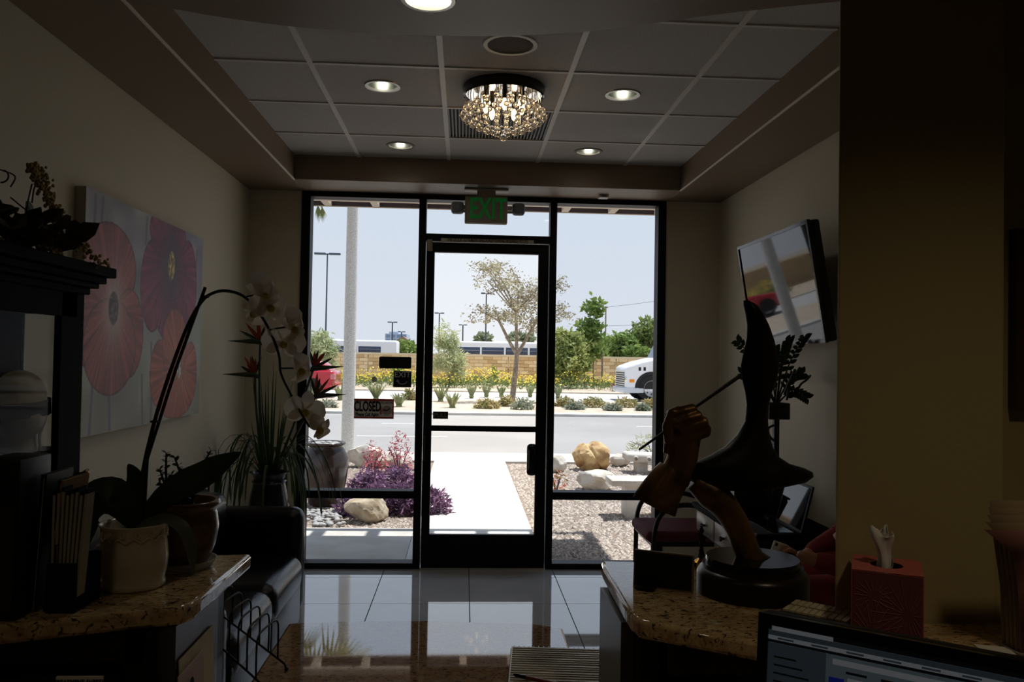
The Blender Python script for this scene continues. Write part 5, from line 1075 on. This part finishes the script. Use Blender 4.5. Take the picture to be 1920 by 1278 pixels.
p = atz(1043, 918, 0); clump('coral_succulent', (p.x, p.y, .14, .12), 120, .06, mat('coral_leaf', (206,120,92), .6, c2=(150,140,80), scale=10, sub=.2), 'small coral and green succulent beside the low white boulder', 'plant', .30)
p = atz(1222, 850, 0); clump('dry_grass', (p.x, p.y, .5, .3), 260, .14, mat('dry_leaf', (176,176,120), .7, c2=(140,146,92), scale=9, sub=.3), 'wispy pale grass behind the carved bench', 'plant', .34, asp=.12)

# eave over the entrance
EZ = 3.14; EY = 8.20
p_end = aty(1240, 400, EY); EZ = aty(700, 389, EY).z
ev = st(empty('roof_eave', (0, 7, EZ)), 'cream framed roof eave above the shopfront')
xe0, xe1 = -4.5, aty(1239, 400, EY).x
MB().box((xe0, EY-.008, EZ), (xe1, EY+.02, EZ+.24)).build('fascia', 'eave_cream', ev); MB().box((xe0, EY-.018, EZ+.006), (xe1-.03, EY-.009, EZ+.24)).build('fascia_lining', 'eave_brown', ev)
MB().box((xe0, 6.1, EZ+.06), (xe1, 7.86, EZ+.24)).build('soffit_panel', 'eave_brown', ev); MB().box((xe0, 7.86, EZ), (xe1, 7.92, EZ+.24)).build('inner_beam', 'eave_cream', ev)
x = xe1-.04
while x > xe0: MB().box((x-.035, 7.92, EZ+.004), (x+.035, EY-.019, EZ+.2)).build('rafter', 'eave_cream', ev); x -= .475
MB().box((XL-8, 6.0+.16, ZS+.0), (XL-.16, 6.4, EZ+.3)).build('facade_wall', 'eave_cream', ev)

# concrete lamp post with an arm over the street
pc = aty(661, 600, 13.0); lpx = atz(652, 850, 0).x; py_l = 12.9
sp_ = empty('concrete_lamp_post', (pc.x, py_l, 0), 'speckled concrete street lamp post outside the window', 'lamp post')
bx0 = aty(651, 850, py_l).x
bt = aty(664, 390, py_l); bb = aty(652, 838, py_l)
MB().tube([(bb.x,py_l,0), (bb.x,py_l,1.0), (bb.x+.0,py_l,bt.z), (bb.x,py_l,8.5)], [.105,.10,.088,.065], 16).build('shaft', mat('speckle', (218,214,206), .85, c2=(188,184,176), scale=70, sharp=(.45,.6)), sp_, smooth=True)
MB().tube(smoothpath([(bb.x,py_l,8.4), (bb.x+.2,py_l+1.5,8.9), (bb.x+.5,py_l+4.6,9.0)], 5), .04, 8).build('arm', 'concrete', sp_, smooth=True); MB().rbox((bb.x+.35,py_l+4.4,8.9), (bb.x+.7,py_l+5.2,9.06), .05).build('lamp_head', 'concrete', sp_, smooth=True)
# palm whose crown hangs into view beyond the pier
pt = empty('palm_tree', (-3.8, 15.5, 0), 'palm tree whose frond tips hang below the eave', 'palm'); ptop = Vector((aty(560, 300, 11.6).x, 11.6, aty(560, 300, 11.6).z)); pt.location = (ptop.x, ptop.y, 0)
MB().tube([(ptop.x,ptop.y,0), (ptop.x+.02,ptop.y,2), (ptop.x,ptop.y,ptop.z-.2)], [.22,.17,.15], 12).build('trunk', trunkmat(), pt, smooth=True)
fm = mat('palm_leaf', (120,128,70), .6, c2=(150,140,80), scale=6, sub=.3); rg = random.Random(2)
for k_ in range(22):
    a = 2*pi*k_/22+rg.uniform(-.1,.1); el = rg.uniform(-.25, 1.15); L_ = rg.uniform(1.0,1.4); d = Vector((cos(a)*cos(el), sin(a)*cos(el), sin(el)))
    tip = ptop+d*L_*.5; f = MB().tube([ptop, tip], [.02,.01], 6).build('frond', fm, pt); k = MB()
    sd = d.cross(Vector((0,0,1))).normalized(); un = sd.cross(d)
    for j in range(-9, 10):
        dd = (d*cos(j*.14)+sd*sin(j*.14)).normalized(); e_ = tip+dd*L_*.55+Vector((0,0,-.16-.02*abs(j))); k.ribbon([tip, tip+dd*L_*.3, e_], [.01,.045,.002], un, .3)
    o = k.build('leaf_fan', fm, f); o['kind'] = 'stuff'

for (ua, va, ub, vb_) in ((588,372,596,384),(586,368,604,388)):
    a, b = aty(ua, va, 11.55), aty(ub, vb_, 11.5); f = MB().tube(smoothpath([ptop, ptop.lerp(a, .6)+Vector((0,0,.12)), a, b], 4), .014, 6).build('frond', fm, pt); k = MB()
    for j in range(9): e_ = aty(ub-6+j*1.9, 418-abs(j-4)*3, 11.5); k.ribbon([b, b.lerp(e_, .5), e_], [.006,.013,.002], (0,-1,.1), .3)
    k.build('leaf_fan', fm, f)['kind'] = 'stuff'
# ------------------------------------------------------------------ median planting
rg = random.Random(40)
sage = mat('sage_leaf', (150,154,112), .7, c2=(112,122,80), scale=4, sub=.3); gg = mat('green_leaf', (112,126,70), .65, c2=(78,96,50), scale=2, sub=.35)
def tuft(name, u, v, w, h, m, label, cat='plant', y=None, n=60, grp=None):
    p = atz(u, v, 0) if y is None else Vector((aty(u, v, y).x, y, 0)); s = p.y/1525; r = empty(name, (p.x, p.y, 0), label, cat, grp); k = MB()
    for i in range(n):
        a = rg.uniform(0, 2*pi); o1 = Vector((cos(a), sin(a), 0)); L_ = rg.uniform(.5,1.0); b_ = p+o1*.05
        k.ribbon([b_, b_+o1*w*s*.5*L_+Vector((0,0,h*s*.7*L_)), b_+o1*w*s*rg.uniform(.5,1)*L_+Vector((0,0,h*s*L_*rg.uniform(.7,1.1)))], [.05,.05,.004], (0,0,1), .3)
    o = k.build('blades', m, r); o['kind'] = 'stuff'; MB().ball((p.x,p.y,.02), (.1,.1,.08), 8, 6).build('crown_base', 'dry_leaf', r, smooth=2); return r
words_ = ['first','second','third','fourth','fifth','sixth','seventh','eighth','ninth','tenth','eleventh','twelfth','thirteenth','fourteenth']
T_ = sorted([(638,750,22,38),(705,748,28,34),(748,762,24,30),(826,752,24,36),(848,764,24,34),(884,744,15,26),(912,742,15,24),(940,742,14,22),(994,742,14,24),(1046,744,14,24),(590,752,22,34)])
for i, (u, v, w, h) in enumerate(T_): tuft('spiky_tuft', u, v, w, h, sage, words_[i]+' grey green spiky tuft along the median, counted from the urn side', grp='median tufts')
def lowbush(u, v, w, h, m, label, n=420, size=.16, y=None, cat='shrub', name='low_shrub'):
    p = atz(u, v, 0) if y is None else Vector((aty(u, v, y).x, y, 0)); s = p.y/1525; return clump(name, (p.x, p.y+w*s*.3, w*s, w*s*.6), n, size, m, label, cat, h*s, stems=4, sm='bark')
trunkmat(); tanl = mat('tan_leaf', (176,160,108), .8, c2=(140,136,84), scale=3, sub=.3); grl = mat('gray_leaf', (164,168,150), .8, c2=(128,136,112), scale=3, sub=.25)
for u, v, w, h, m, lab in ((912,766,24,20,tanl,'tan low shrub beside the spiky tufts'),(950,762,18,20,tanl,'tan low shrub at the street tree trunk'),(982,768,24,22,grl,'grey green low shrub beside the door stile'),(1060,762,22,18,tanl,'tan low shrub beside the door mullion'),(1078,768,18,14,grl,'small grey shrub near the median kerb'),(1112,764,28,20,tanl,'broad tan low shrub in the median'),(1150,770,17,14,grl,'grey round shrub on the median kerb side'),(1176,764,26,18,tanl,'tan low shrub below the truck'),(1206,770,14,14,grl,'grey tuft of shrub below the truck wheel'),(1220,766,20,18,tanl,'tan shrub at the window jamb below the truck'),(768,750,14,20,tanl,'tan low shrub behind the exit sticker'),(612,764,18,14,grl,'grey low shrub below the red car')):
    lowbush(u, v, w, h, m, lab)
# yellow flowers along the wall
yel = mat('yellow_petal', (236,212,84), .6, sub=.3); k = MB(); k2 = MB()
for i in range(9000):
    y = rg.uniform(40.5, 49.0); x = rg.uniform(-14, 15); hh = .75*(1+.25*sin(x*1.3)+.2*sin(x*3.1+y)); p = Vector((x, y, rg.uniform(.05,.55)*hh)); k.leaves(rg, 1, lambda: p, .26, .2, .25)
for i in range(4800):
    y = rg.uniform(40.5, 49.0); x = rg.uniform(-14, 15); hh = .75*(1+.25*sin(x*1.3)+.2*sin(x*3.1+y)); p = Vector((x, y, rg.uniform(.35,1.05)*hh)); k2.leaves(rg, 1, lambda: p, .10, .6, .9)
fb = empty('yellow_flower_bed', (0, 45, 0), 'dense yellow flower bed below the block wall', 'flower bed', kind='stuff'); k.build('foliage', gg, fb)['kind'] = 'stuff'; k2.build('blossoms', yel, fb)['kind'] = 'stuff'

# block wall
BY = 50.0; BW, BH = .56, .213; bmats = [mat('block_'+n_, c_, .9, bump=.2, bscale=12) for n_, c_ in (('a',(226,196,150)),('b',(206,172,126)),('c',(236,210,168)))]
wl_t = aty(900, 664, BY).z; nrow = 7; zb0 = wl_t-.12-nrow*BH
bw_ = st(MB().box((-70, BY+.01, 0), (70, BY+.22, wl_t-.12)).build('wall_boundary', mat('mortar', (176,152,118), .95)), 'tan concrete block wall beyond the far lanes')
st(bw_); MB().box((-70, BY-.03, wl_t-.12), (70, BY+.25, wl_t)).build('coping', mat('coping', (226,208,178), .9), bw_); MB().box((-70, BY, 0), (70, BY+.0101, zb0)).build('footing', bmats[1], bw_)
x0_ = aty(612, 690, BY).x; ncol = 40; bdat = {}
for i in range(nrow):
    for j in range(ncol):
        x = x0_+j*BW+(BW/2 if i % 2 else 0); m = bmats[rg.randrange(3)]
        if m.name not in bdat: o = MB().box((.010,-.02,.010), (BW-.010,.011,BH-.010)).build('block', m); bdat[m.name] = o.data
        else: o = bpy.data.objects.new('block', bdat[m.name]); COL.objects.link(o)
        o.location = (x, BY, zb0+i*BH); put(o, bw_)
for u in (953, 1155, 690): x = aty(u, 690, BY).x; MB().box((x-.03, BY-.02, 0), (x+.03, BY-.013, wl_t-.12)).build('control_joint', 'coping', bw_)

# ------------------------------------------------------------------ vehicles
def wheel(par, x, y, r, w=.25):
    k = MB().lathe([(r*.6,-w/2),(r*.95,-w/2),(r,-w*.35),(r,w*.35),(r*.95,w/2),(r*.6,w/2)], (0,0,0), 28); k.v = [(x+a, y+c, r+ROAD+b) for a, b, c in k.v]; t = k.build('tyre', mat('tyre', (30,30,31), .8), par, smooth=True)
    k = MB().lathe([(0,.03),(r*.25,.03),(r*.3,.06),(r*.5,.02),(r*.62,w*.42)], (0,0,0), 24); k.v = [(x+a, y-w/2+.1-c, r+ROAD+b) for a, b, c in k.v]; k.build('hub', mat('hub', (200,200,202), .3, metal=.5), t, smooth=True)
    for j in range(8): q_ = 2*pi*j/8; MB().ball((x+r*.42*cos(q_), y-w/2+.06, r+ROAD+r*.42*sin(q_)), r*.06, 6, 4).build('lug', 'tyre', t)
def side(par, name, poly, y0, y1, m, bev=.03):
    k = len(poly); o = MB().add([(x, y0, z) for x, z in poly]+[(x, y1, z) for x, z in poly], [tuple(range(k)), tuple(range(k, 2*k))[::-1]]+[((i+1) % k, i, k+i, k+(i+1) % k) for i in range(k)]).build(name, m, par, bevel=bev, smooth=True); return o
# white truck heading left
ty_ = 31.2; F = lambda u, v: aty(u, v, ty_); tx0 = F(1173, 720).x
tr_ = empty('white_truck', (tx0+3, ty_+1, ROAD), 'white bonneted truck entering behind the window jamb', 'truck')
wh = mat('truck_white', (235,236,238), .25); zz_ = lambda v: F(1200, v).z
z700, zh0, zh1, zr = zz_(728), zz_(691), zz_(678), zz_(648)
side(tr_, 'hood', [(tx0,zz_(735)),(tx0,zh0+.0),(tx0+.12,zh0+.10),(tx0+.6,zh1),(tx0+1.35,zh1+.18),(tx0+1.35,zz_(735))], ty_, ty_+2.2, wh, .08)
side(tr_, 'cab', [(tx0+1.35,zz_(745)),(tx0+1.35,zh1+.16),(tx0+1.62,zr+.12),(tx0+1.9,zr+.25),(tx0+3.4,zr+.3),(tx0+3.4,zz_(745))], ty_-.05, ty_+2.25, wh, .05)
gsl = mat('truck_glass', (70,90,110), .05); side(tr_, 'windshield', [(tx0+1.33,zh1+.2),(tx0+1.58,zr+.1),(tx0+1.62,zr+.1),(tx0+1.37,zh1+.2)], ty_+.05, ty_+2.15, gsl, 0); MB().box((tx0+1.75,ty_-.062,zh1+.2), (tx0+2.6,ty_-.052,zr+.1)).build('side_window', gsl, tr_)
for i in range(7): z = zz_(731)+i*.085+.12; MB().box((tx0-.02, ty_+.25, z), (tx0+.005, ty_+1.95, z+.04)).build('grille_bar', 'black', tr_)
MB().rbox((tx0-.02, ty_+.01, zz_(716)), (tx0+.10, ty_+.22, zz_(706)), .02).build('headlamp', 'chrome', tr_, smooth=True)
MB().box((tx0+.15, ty_-.012, zz_(717)), (tx0+.34, ty_+.01, zz_(711))).build('marker_lamp', mat('amber', (236,150,30), .4), tr_); MB().rbox((tx0-.10, ty_-.06, zz_(737)), (tx0+.72, ty_+2.26, zz_(727)), .04).build('bumper', mat('bumper', (206,208,212), .3), tr_, smooth=True)
side(tr_, 'wheel_arch', [(tx0+1.02+.66*cos(t), ROAD+.52+.66*sin(t)) for t in np.linspace(0, pi, 14)] + [(tx0+1.02-.5,ROAD+.5),(tx0+1.02+.5,ROAD+.5)], ty_-.012, ty_+.2, 'black', 0)
wheel(tr_, tx0+1.02, ty_+.10, .52, .3); wheel(tr_, tx0+4.6, ty_+.10, .52, .3); wheel(tr_, tx0+1.02, ty_+2.0, .52, .3)
for u in (1200, 1209): p = F(u, 691); MB().box((p.x-.05, ty_-.008, p.z-.08), (p.x+.04, ty_+.01, p.z+.06)).build('vent', 'black', tr_)
MB().box((tx0+1.3, ty_+.1, ROAD+.5), (tx0+7.5, ty_+2.1, ROAD+.75)).build('chassis', 'black', tr_); MB().rbox((tx0+3.6, ty_-.1, ROAD+.8), (tx0+10, ty_+2.3, ROAD+3.4), .03).build('cargo_box', wh, tr_, smooth=True)
p = F(1228, 657); MB().rbox((p.x-.1, ty_-.25, p.z-.18), (p.x+.08, ty_-.1, p.z+.16), .04).build('mirror', wh, tr_, smooth=True); MB().tube([(p.x, ty_-.15, p.z), (p.x+.25, ty_-.04, p.z-.02)], .02, 6).build('mirror_arm', 'black', tr_)
# red car, rear end in view
cy_ = 31.0; G = lambda u, v: aty(u, v, cy_); xr_ = G(627, 710).x; redm = mat('car_red', (176,26,40), .2, coat=.6); zc = lambda v: G(600, v).z
rc_ = empty('red_car', (xr_-2.2, cy_+.9, ROAD), 'red car passing behind the orchid and urn', 'car'); zt_c = zc(676); zb_c = zc(694)
side(rc_, 'body', [(xr_,ROAD+.42),(xr_,zb_c-.10),(xr_-.12,zb_c),(xr_-2.6,zb_c+.0),(xr_-4.1,zb_c-.18),(xr_-4.4,zb_c-.45),(xr_-4.4,ROAD+.3),(xr_-.1,ROAD+.3)], cy_, cy_+1.8, redm, .09)
side(rc_, 'cabin', [(xr_-.15,zb_c-.02),(xr_-.55,zt_c-.03),(xr_-.8,zt_c),(xr_-2.1,zt_c),(xr_-3.0,zb_c-.02)], cy_+.12, cy_+1.68, redm, .06)
for a, b, c, d in ((xr_-1.3,xr_-.62,.05,.05),(xr_-2.5,xr_-1.4,.05,.35)):
    side(rc_, 'side_window', [(b+(.3 if d == .05 else 0), zb_c+.03),(b, zt_c-.10),(a+d*.4, zt_c-.10),(a-(.0 if d == .05 else .1), zb_c+.03)], cy_+.105, cy_+.13, gsl, 0)
MB().rbox((xr_-.16, cy_-.01, zb_c-.34), (xr_+.015, cy_+.32, zb_c-.12), .03).build('tail_lamp', mat('tail_lamp', (196,120,120), .2), rc_, smooth=True); MB().rbox((xr_-.25, cy_-.01, ROAD+.36), (xr_+.06, cy_+1.81, ROAD+.56), .05).build('rear_bumper', redm, rc_, smooth=True)
for xx in (xr_-.85, xr_-3.5):
    side(rc_, 'wheel_arch', [(xx+.40*cos(t), ROAD+.34+.40*sin(t)) for t in np.linspace(-.3, pi+.3, 14)], cy_-.008, cy_+.1, 'black', 0); wheel(rc_, xx, cy_+.08, .33, .22); wheel(rc_, xx, cy_+1.66, .33, .22)
# buses behind the wall
def bus(u0, u1, vt, y, label, vw0, vw1, X1=None):
    xa, xb = aty(u0, 650, y).x, (aty(u1, 650, y).x if X1 is None else X1); zt_ = aty((u0+min(u1,1100))/2, vt, y).z; w0, w1 = aty((u0+u1)/2, vw1, y).z, aty((u0+u1)/2, vw0, y).z
    r = empty('transit_bus', ((xa+xb)/2, y+1.2, -.05), label, 'bus'); MB().rbox((xa, y, .30), (xb, y+2.5, zt_), .16, 3).build('body', wh, r, smooth=True); MB().box((xa, y-.006, w0-.12), (xb-.02, y+.02, w0-.06)).build('stripe', mat('bus_stripe', (120,130,150), .5), r)
    x = xa+.5; i = 0
    while x+1.2 < xb-.25:
        wdt = 1.55; wdw = MB().rbox((x, y-.02, w0), (min(x+wdt, xb-.3), y+.02, w1), .015).build('window', mat('bus_glass', (60,72,96), .08), r, smooth=True); MB().box((x+.05, y-.03, w0+(w1-w0)*.55), (min(x+wdt, xb-.3)-.05, y-.019, w0+(w1-w0)*.6)).build('sash_bar', mat('sash', (150,156,166), .4), wdw); x += wdt+.13; i += 1
    for f in (.18, .75): xx = xa+(xb-xa)*f; wheel(r, xx, y+.1, .48, .28)
    MB().rbox((xa+(xb-xa)*.3, y+.6, zt_-.02), (xa+(xb-xa)*.5, y+1.9, zt_+.05), .05).build('roof_unit', wh, r, smooth=True); return r
bus(520, 744, 636, 57, 'white transit bus behind the wall beside the concrete post', 648, 660); bus(845, 1112, 641, 57, 'white transit bus behind the wall and the street tree', 652, 666)

# ------------------------------------------------------------------ trees
def tree(name, u, vb, y, label, crown, m, n, size, tr=.10, seed=1, limbs=6, lean=0, trunk_top=None, zb=0, forks=None, flat=.2, asp=.5, shell=.2, cat='tree'):
    rr_ = random.Random(seed); base = aty(u, vb, y); base.z = zb; r = empty(name, base, label, cat); ell = []
    for (cu, cv_, ru, rv) in crown: c = aty(cu, cv_, y); s = y/1525; ell.append((c, ru*s, rv*s))
    tt = trunk_top if trunk_top is not None else (min(e_[0].z-e_[2]*.6 for e_ in ell)); tt = max(tt, zb+.2); top = Vector((base.x+lean, y, tt)); bk = MATS['bark']
    MB().tube(smoothpath([base, (base+top)/2+Vector((lean*.1,0,0)), top], 4), list(np.linspace(tr, tr*.7, 9)), 10).build('trunk', bk, r, smooth=True)
    fk = []
    for (fu, fv) in (forks or ()):
        q_ = aty(fu, fv, y); MB().tube(smoothpath([top-Vector((0,0,.08)), top.lerp(q_, .5)+Vector((0,rr_.uniform(-.3,.3),-.05)), q_], 5), list(np.linspace(tr*.62, tr*.38, 11)), 8).build('bough', bk, r, smooth=True); fk.append(q_)
    top0 = top
    for i, (c, ru, rv) in enumerate(ell):
        top = min(fk, key=lambda f_: (f_-c).length)+Vector((0,0,.08)) if fk else top0
        for j in range(max(1, limbs//len(ell))):
            e_ = c+Vector((rr_.uniform(-.6,.6)*ru, rr_.uniform(-.6,.6)*ru, rr_.uniform(-.3,.7)*rv)); md_ = top.lerp(e_, .5)+Vector((rr_.gauss(0,.1)*ru, 0, -.1*rv)); pth = smoothpath([top-Vector((0,0,.1)), md_, e_], 5)
            lb = MB().tube(pth, list(np.linspace(tr*(.3 if fk else .5), tr*.08, 11)), 7).build('limb', bk, r, smooth=True)
            for q_ in range(3): b_ = pth[4+2*q_]; MB().tube([b_, b_+Vector((rr_.gauss(0,.3)*ru, rr_.gauss(0,.3)*ru, rr_.uniform(0,.4)*rv))], [tr*.12, tr*.03], 5).build('twig', bk, lb)
    k = MB(); tot = sum(e_[1]*e_[1]*e_[2] for e_ in ell)
    for c, ru, rv in ell:
        cl_ = []
        for _ in range(26):
            while True:
                d = Vector((rr_.uniform(-1,1), rr_.uniform(-1,1), rr_.uniform(-1,1)))
                if shell < d.length < 1: break
            cl_.append(c+Vector((d.x*ru, d.y*ru, d.z*rv)))
        def pos(): q_ = rr_.choice(cl_); g = .26; return q_+Vector((rr_.gauss(0,g*ru*.7), rr_.gauss(0,g*ru*.7), rr_.gauss(0,g*rv*.6)))
        k.leaves(rr_, int(n*ru*ru*rv/tot), pos, size, flat, asp)
    k.build('crown', m, r)['kind'] = 'stuff'; return r
blm = mat('street_leaf', (176,170,138), .7, c2=(136,126,106), scale=1.2, sub=.3); dkm = mat('dark_leaf', (100,118,64), .7, c2=(128,142,78), scale=.6, sub=.3); mgm = mat('mid_leaf', (140,160,84), .7, c2=(108,134,64), scale=.9, sub=.3); wlm = mat('willow_leaf', (190,194,152), .7, c2=(160,170,124), scale=1, sub=.35)
tree('street_tree', 960, 752, 29.3, 'sparse pale leaved street tree in the median beyond the door', ((905,590,34,16),(930,520,44,28),(990,545,46,34),(1040,590,34,24),(965,580,52,30),(915,500,30,14),(1045,535,26,20),(1010,610,30,20)), blm, 5600, .105, .115, 5, 22, .15, trunk_top=aty(972,662,29.3).z, shell=.1, flat=.4, forks=((935,600),(968,585),(1008,598)))
tree('wispy_shrub_tree', 842, 715, 42, 'pale wispy young tree in front of the block wall', ((842,670,32,34),(835,630,20,24),(862,690,18,20)), wlm, 3400, .26, .06, 6, 6, asp=.2)
tree('rounded_shrub', 1070, 716, 44, 'large green rounded shrub in front of the block wall', ((1065,680,36,34),(1080,650,30,26),(1055,640,22,22)), mat('shrub_leaf', (172,178,108), .7, c2=(140,152,84), scale=1, sub=.35), 4200, .26, .07, 7, 6, cat='shrub')
tree('young_tree', 1112, 720, 45, 'slim young tree with upright crown beyond the window', ((1113,578,16,18),(1106,612,22,14),(1120,640,20,16),(1110,660,16,12)), mgm, 1300, .34, .045, 8, 8, trunk_top=aty(1112,640,45).z)
for i, dx in enumerate((-.5, .5)):
    b_ = aty(1112, 715, 45); o = MB().tube([(b_.x+dx,45,0),(b_.x+dx,45,2.0)], .05, 6).build('tree_stake', 'bark'); tag(o, ['nearer', 'farther'][i]+' wooden stake supporting the slim young tree, from the door side', 'stake', 'tree stakes')
tree('leafy_shrub', 600, 700, 40, 'pale green feathery shrub beyond the orchid', ((600,660,30,32),(590,640,24,26),(612,690,16,22)), wlm, 3200, .26, .06, 9, 6, asp=.25, cat='shrub')
tree('small_shrub', 748, 712, 46, 'small dark shrub behind the exit sticker', ((746,698,12,16),), mgm, 320, .2, .03, 12, 3, cat='shrub'); tree('small_shrub', 928, 712, 47, 'small upright shrub left of the street tree trunk', ((928,698,6,12),), mgm, 160, .16, .03, 13, 3, cat='shrub')
tuft('red_flax', 1153, 725, 14, 18, mat('flax_red', (110,60,66), .6, sub=.2), 'dark red flax tuft beside the truck', y=40.2, n=40)
for i, (u, y, cr_, m, lab) in enumerate(((1130,66,((1128,650,30,18),(1140,668,26,18)),dkm,'dark tree behind the wall left of the tree group'),(1168,62,((1168,650,24,26),(1155,668,24,18)),mgm,'bright green tree in the middle of the group behind the wall'),(1205,64,((1200,642,30,32),(1215,622,26,24)),dkm,'dark oak tree right of the bright tree behind the wall'),(1240,66,((1240,625,30,36),(1232,650,30,30)),mat('oak_leaf', (130,140,92), .7, c2=(104,118,72), scale=.7, sub=.3),'tall olive oak tree behind the wall above the truck'),(1188,60,((1190,664,20,16),),mgm,'low bright tree just above the wall by the truck'),(1090,70,((1090,645,24,14),),dkm,'dark tree behind the slim young tree'),(765,70,((765,652,20,14),),mgm,'green tree behind the wall at the door mullion'),(905,95,((905,634,14,7),),mat('far_leaf', (140,150,120), .8, sub=.2),'distant pale tree left of the street tree'),(985,95,((975,634,26,8),),MATS['far_leaf'],'distant pale tree behind the street tree'))):
    tree('background_tree', u, 668, y, lab, cr_, m, 1700 if y < 68 else 700, .42 if y < 80 else .6, .16, 20+i, 5)
# ------------------------------------------------------------------ light poles, building, wires
lpm = mat('pole_gray', (70,84,96), .5)
def lightpole(u, vt, y, hw, label, vb=650):
    t_ = aty(u, vt, y); b_ = aty(u, vb, y); s = y/1525; r = empty('parking_light_pole', (t_.x, y, -.05), label, 'light pole', 'parking lot light poles')
    MB().tube([(t_.x,y,-.05),(t_.x,y,t_.z)], [max(.09, 1.9*s)*.9, max(.07, 1.5*s)*.8], 10).build('pole', lpm, r, smooth=True)
    for s_ in (-1, 1): MB().rbox((min(t_.x+s_*.15, t_.x+s_*hw*s), y-.2, t_.z-.06), (max(t_.x+s_*.15, t_.x+s_*hw*s), y+.2, t_.z+.10), .03).build('lamp_head', lpm, r, smooth=True)
    MB().tube([(t_.x-.3,y,t_.z),(t_.x+.3,y,t_.z)], .06, 6).build('cross_arm', lpm, r)
for u, vt, y, hw, lab in ((614,476,70,24,'tall double headed light pole nearest the concrete post'),(736,604,130,9,'small light pole above the pale building'),(753,622,150,7,'shortest light pole at the pale building'),(824,587,120,9,'slim light pole left of the street tree'),(868,609,140,8,'short light pole between the wispy tree and street tree'),(912,550,90,10,'light pole behind the left of the street tree crown'),(1001,600,110,8,'light pole behind the right of the street tree crown')): lightpole(u, vt, y, hw, lab)
by = 230; a, b = aty(722, 625, by), aty(762, 642, by); r = empty('office_building', ((a.x+b.x)/2, by, 0), 'distant pale glass office building on the horizon', 'building')
MB().box((a.x, by, 0), (b.x, by+15, a.z)).build('block', mat('bldg', (176,188,204), .6), r); MB().box((a.x+1, by+1, a.z), (a.x+3.5, by+9, a.z+.6)).build('penthouse', 'bldg', r)
for i in range(4):
    for j in range(2): MB().box((a.x+.3+i*(b.x-a.x)/4, by-.1, b.z+.15+j*1.2), (a.x+(i+.9)*(b.x-a.x)/4, by+.05, b.z+.95+j*1.2)).build('window', mat('bldg_glass', (120,142,170), .1), r)
hy_ = 120; a, b = aty(742, 636, hy_), aty(768, 650, hy_); r = empty('gabled_house', ((a.x+b.x)/2, hy_, 0), 'small far house with brown gable roof behind the bus', 'house'); MB().box((a.x, hy_, 0), (b.x, hy_+6, a.z-.4)).build('wall', mat('house_wall', (190,176,156), .8), r)
MB().add([(a.x-.3,hy_-.3,a.z-.45),(b.x+.3,hy_-.3,a.z-.45),((a.x+b.x)/2,hy_-.3,a.z+.5),(a.x-.3,hy_+6,a.z-.45),(b.x+.3,hy_+6,a.z-.45),((a.x+b.x)/2,hy_+6,a.z+.5)], [(0,1,2),(3,5,4),(0,2,5,3),(1,4,5,2),(0,3,4,1)]).build('roof', mat('house_roof', (140,112,92), .8), r)
for i, (va, vb_) in enumerate(((573,560),(608,604))):
    o = MB().tube(smoothpath([aty(1132, va+3, 80), aty(1190, (va+vb_)/2+3, 80), aty(1260, vb_, 80)], 5), .02, 4).build('power_line', lpm); tag(o, ['upper', 'lower'][i]+' thin power line above the trees', 'power line', 'power lines')
ut = aty(1136, 574, 80); r = empty('utility_pole', (ut.x, 80, -.05), 'thin utility pole top behind the slim young tree', 'utility pole'); MB().tube([(ut.x,80,-.05),(ut.x,80,ut.z)], .07, 6).build('pole', 'bark', r); MB().box((ut.x-.5,79.9,ut.z-.15), (ut.x+.2,80.1,ut.z-.05)).build('cross_arm', 'bark', r)
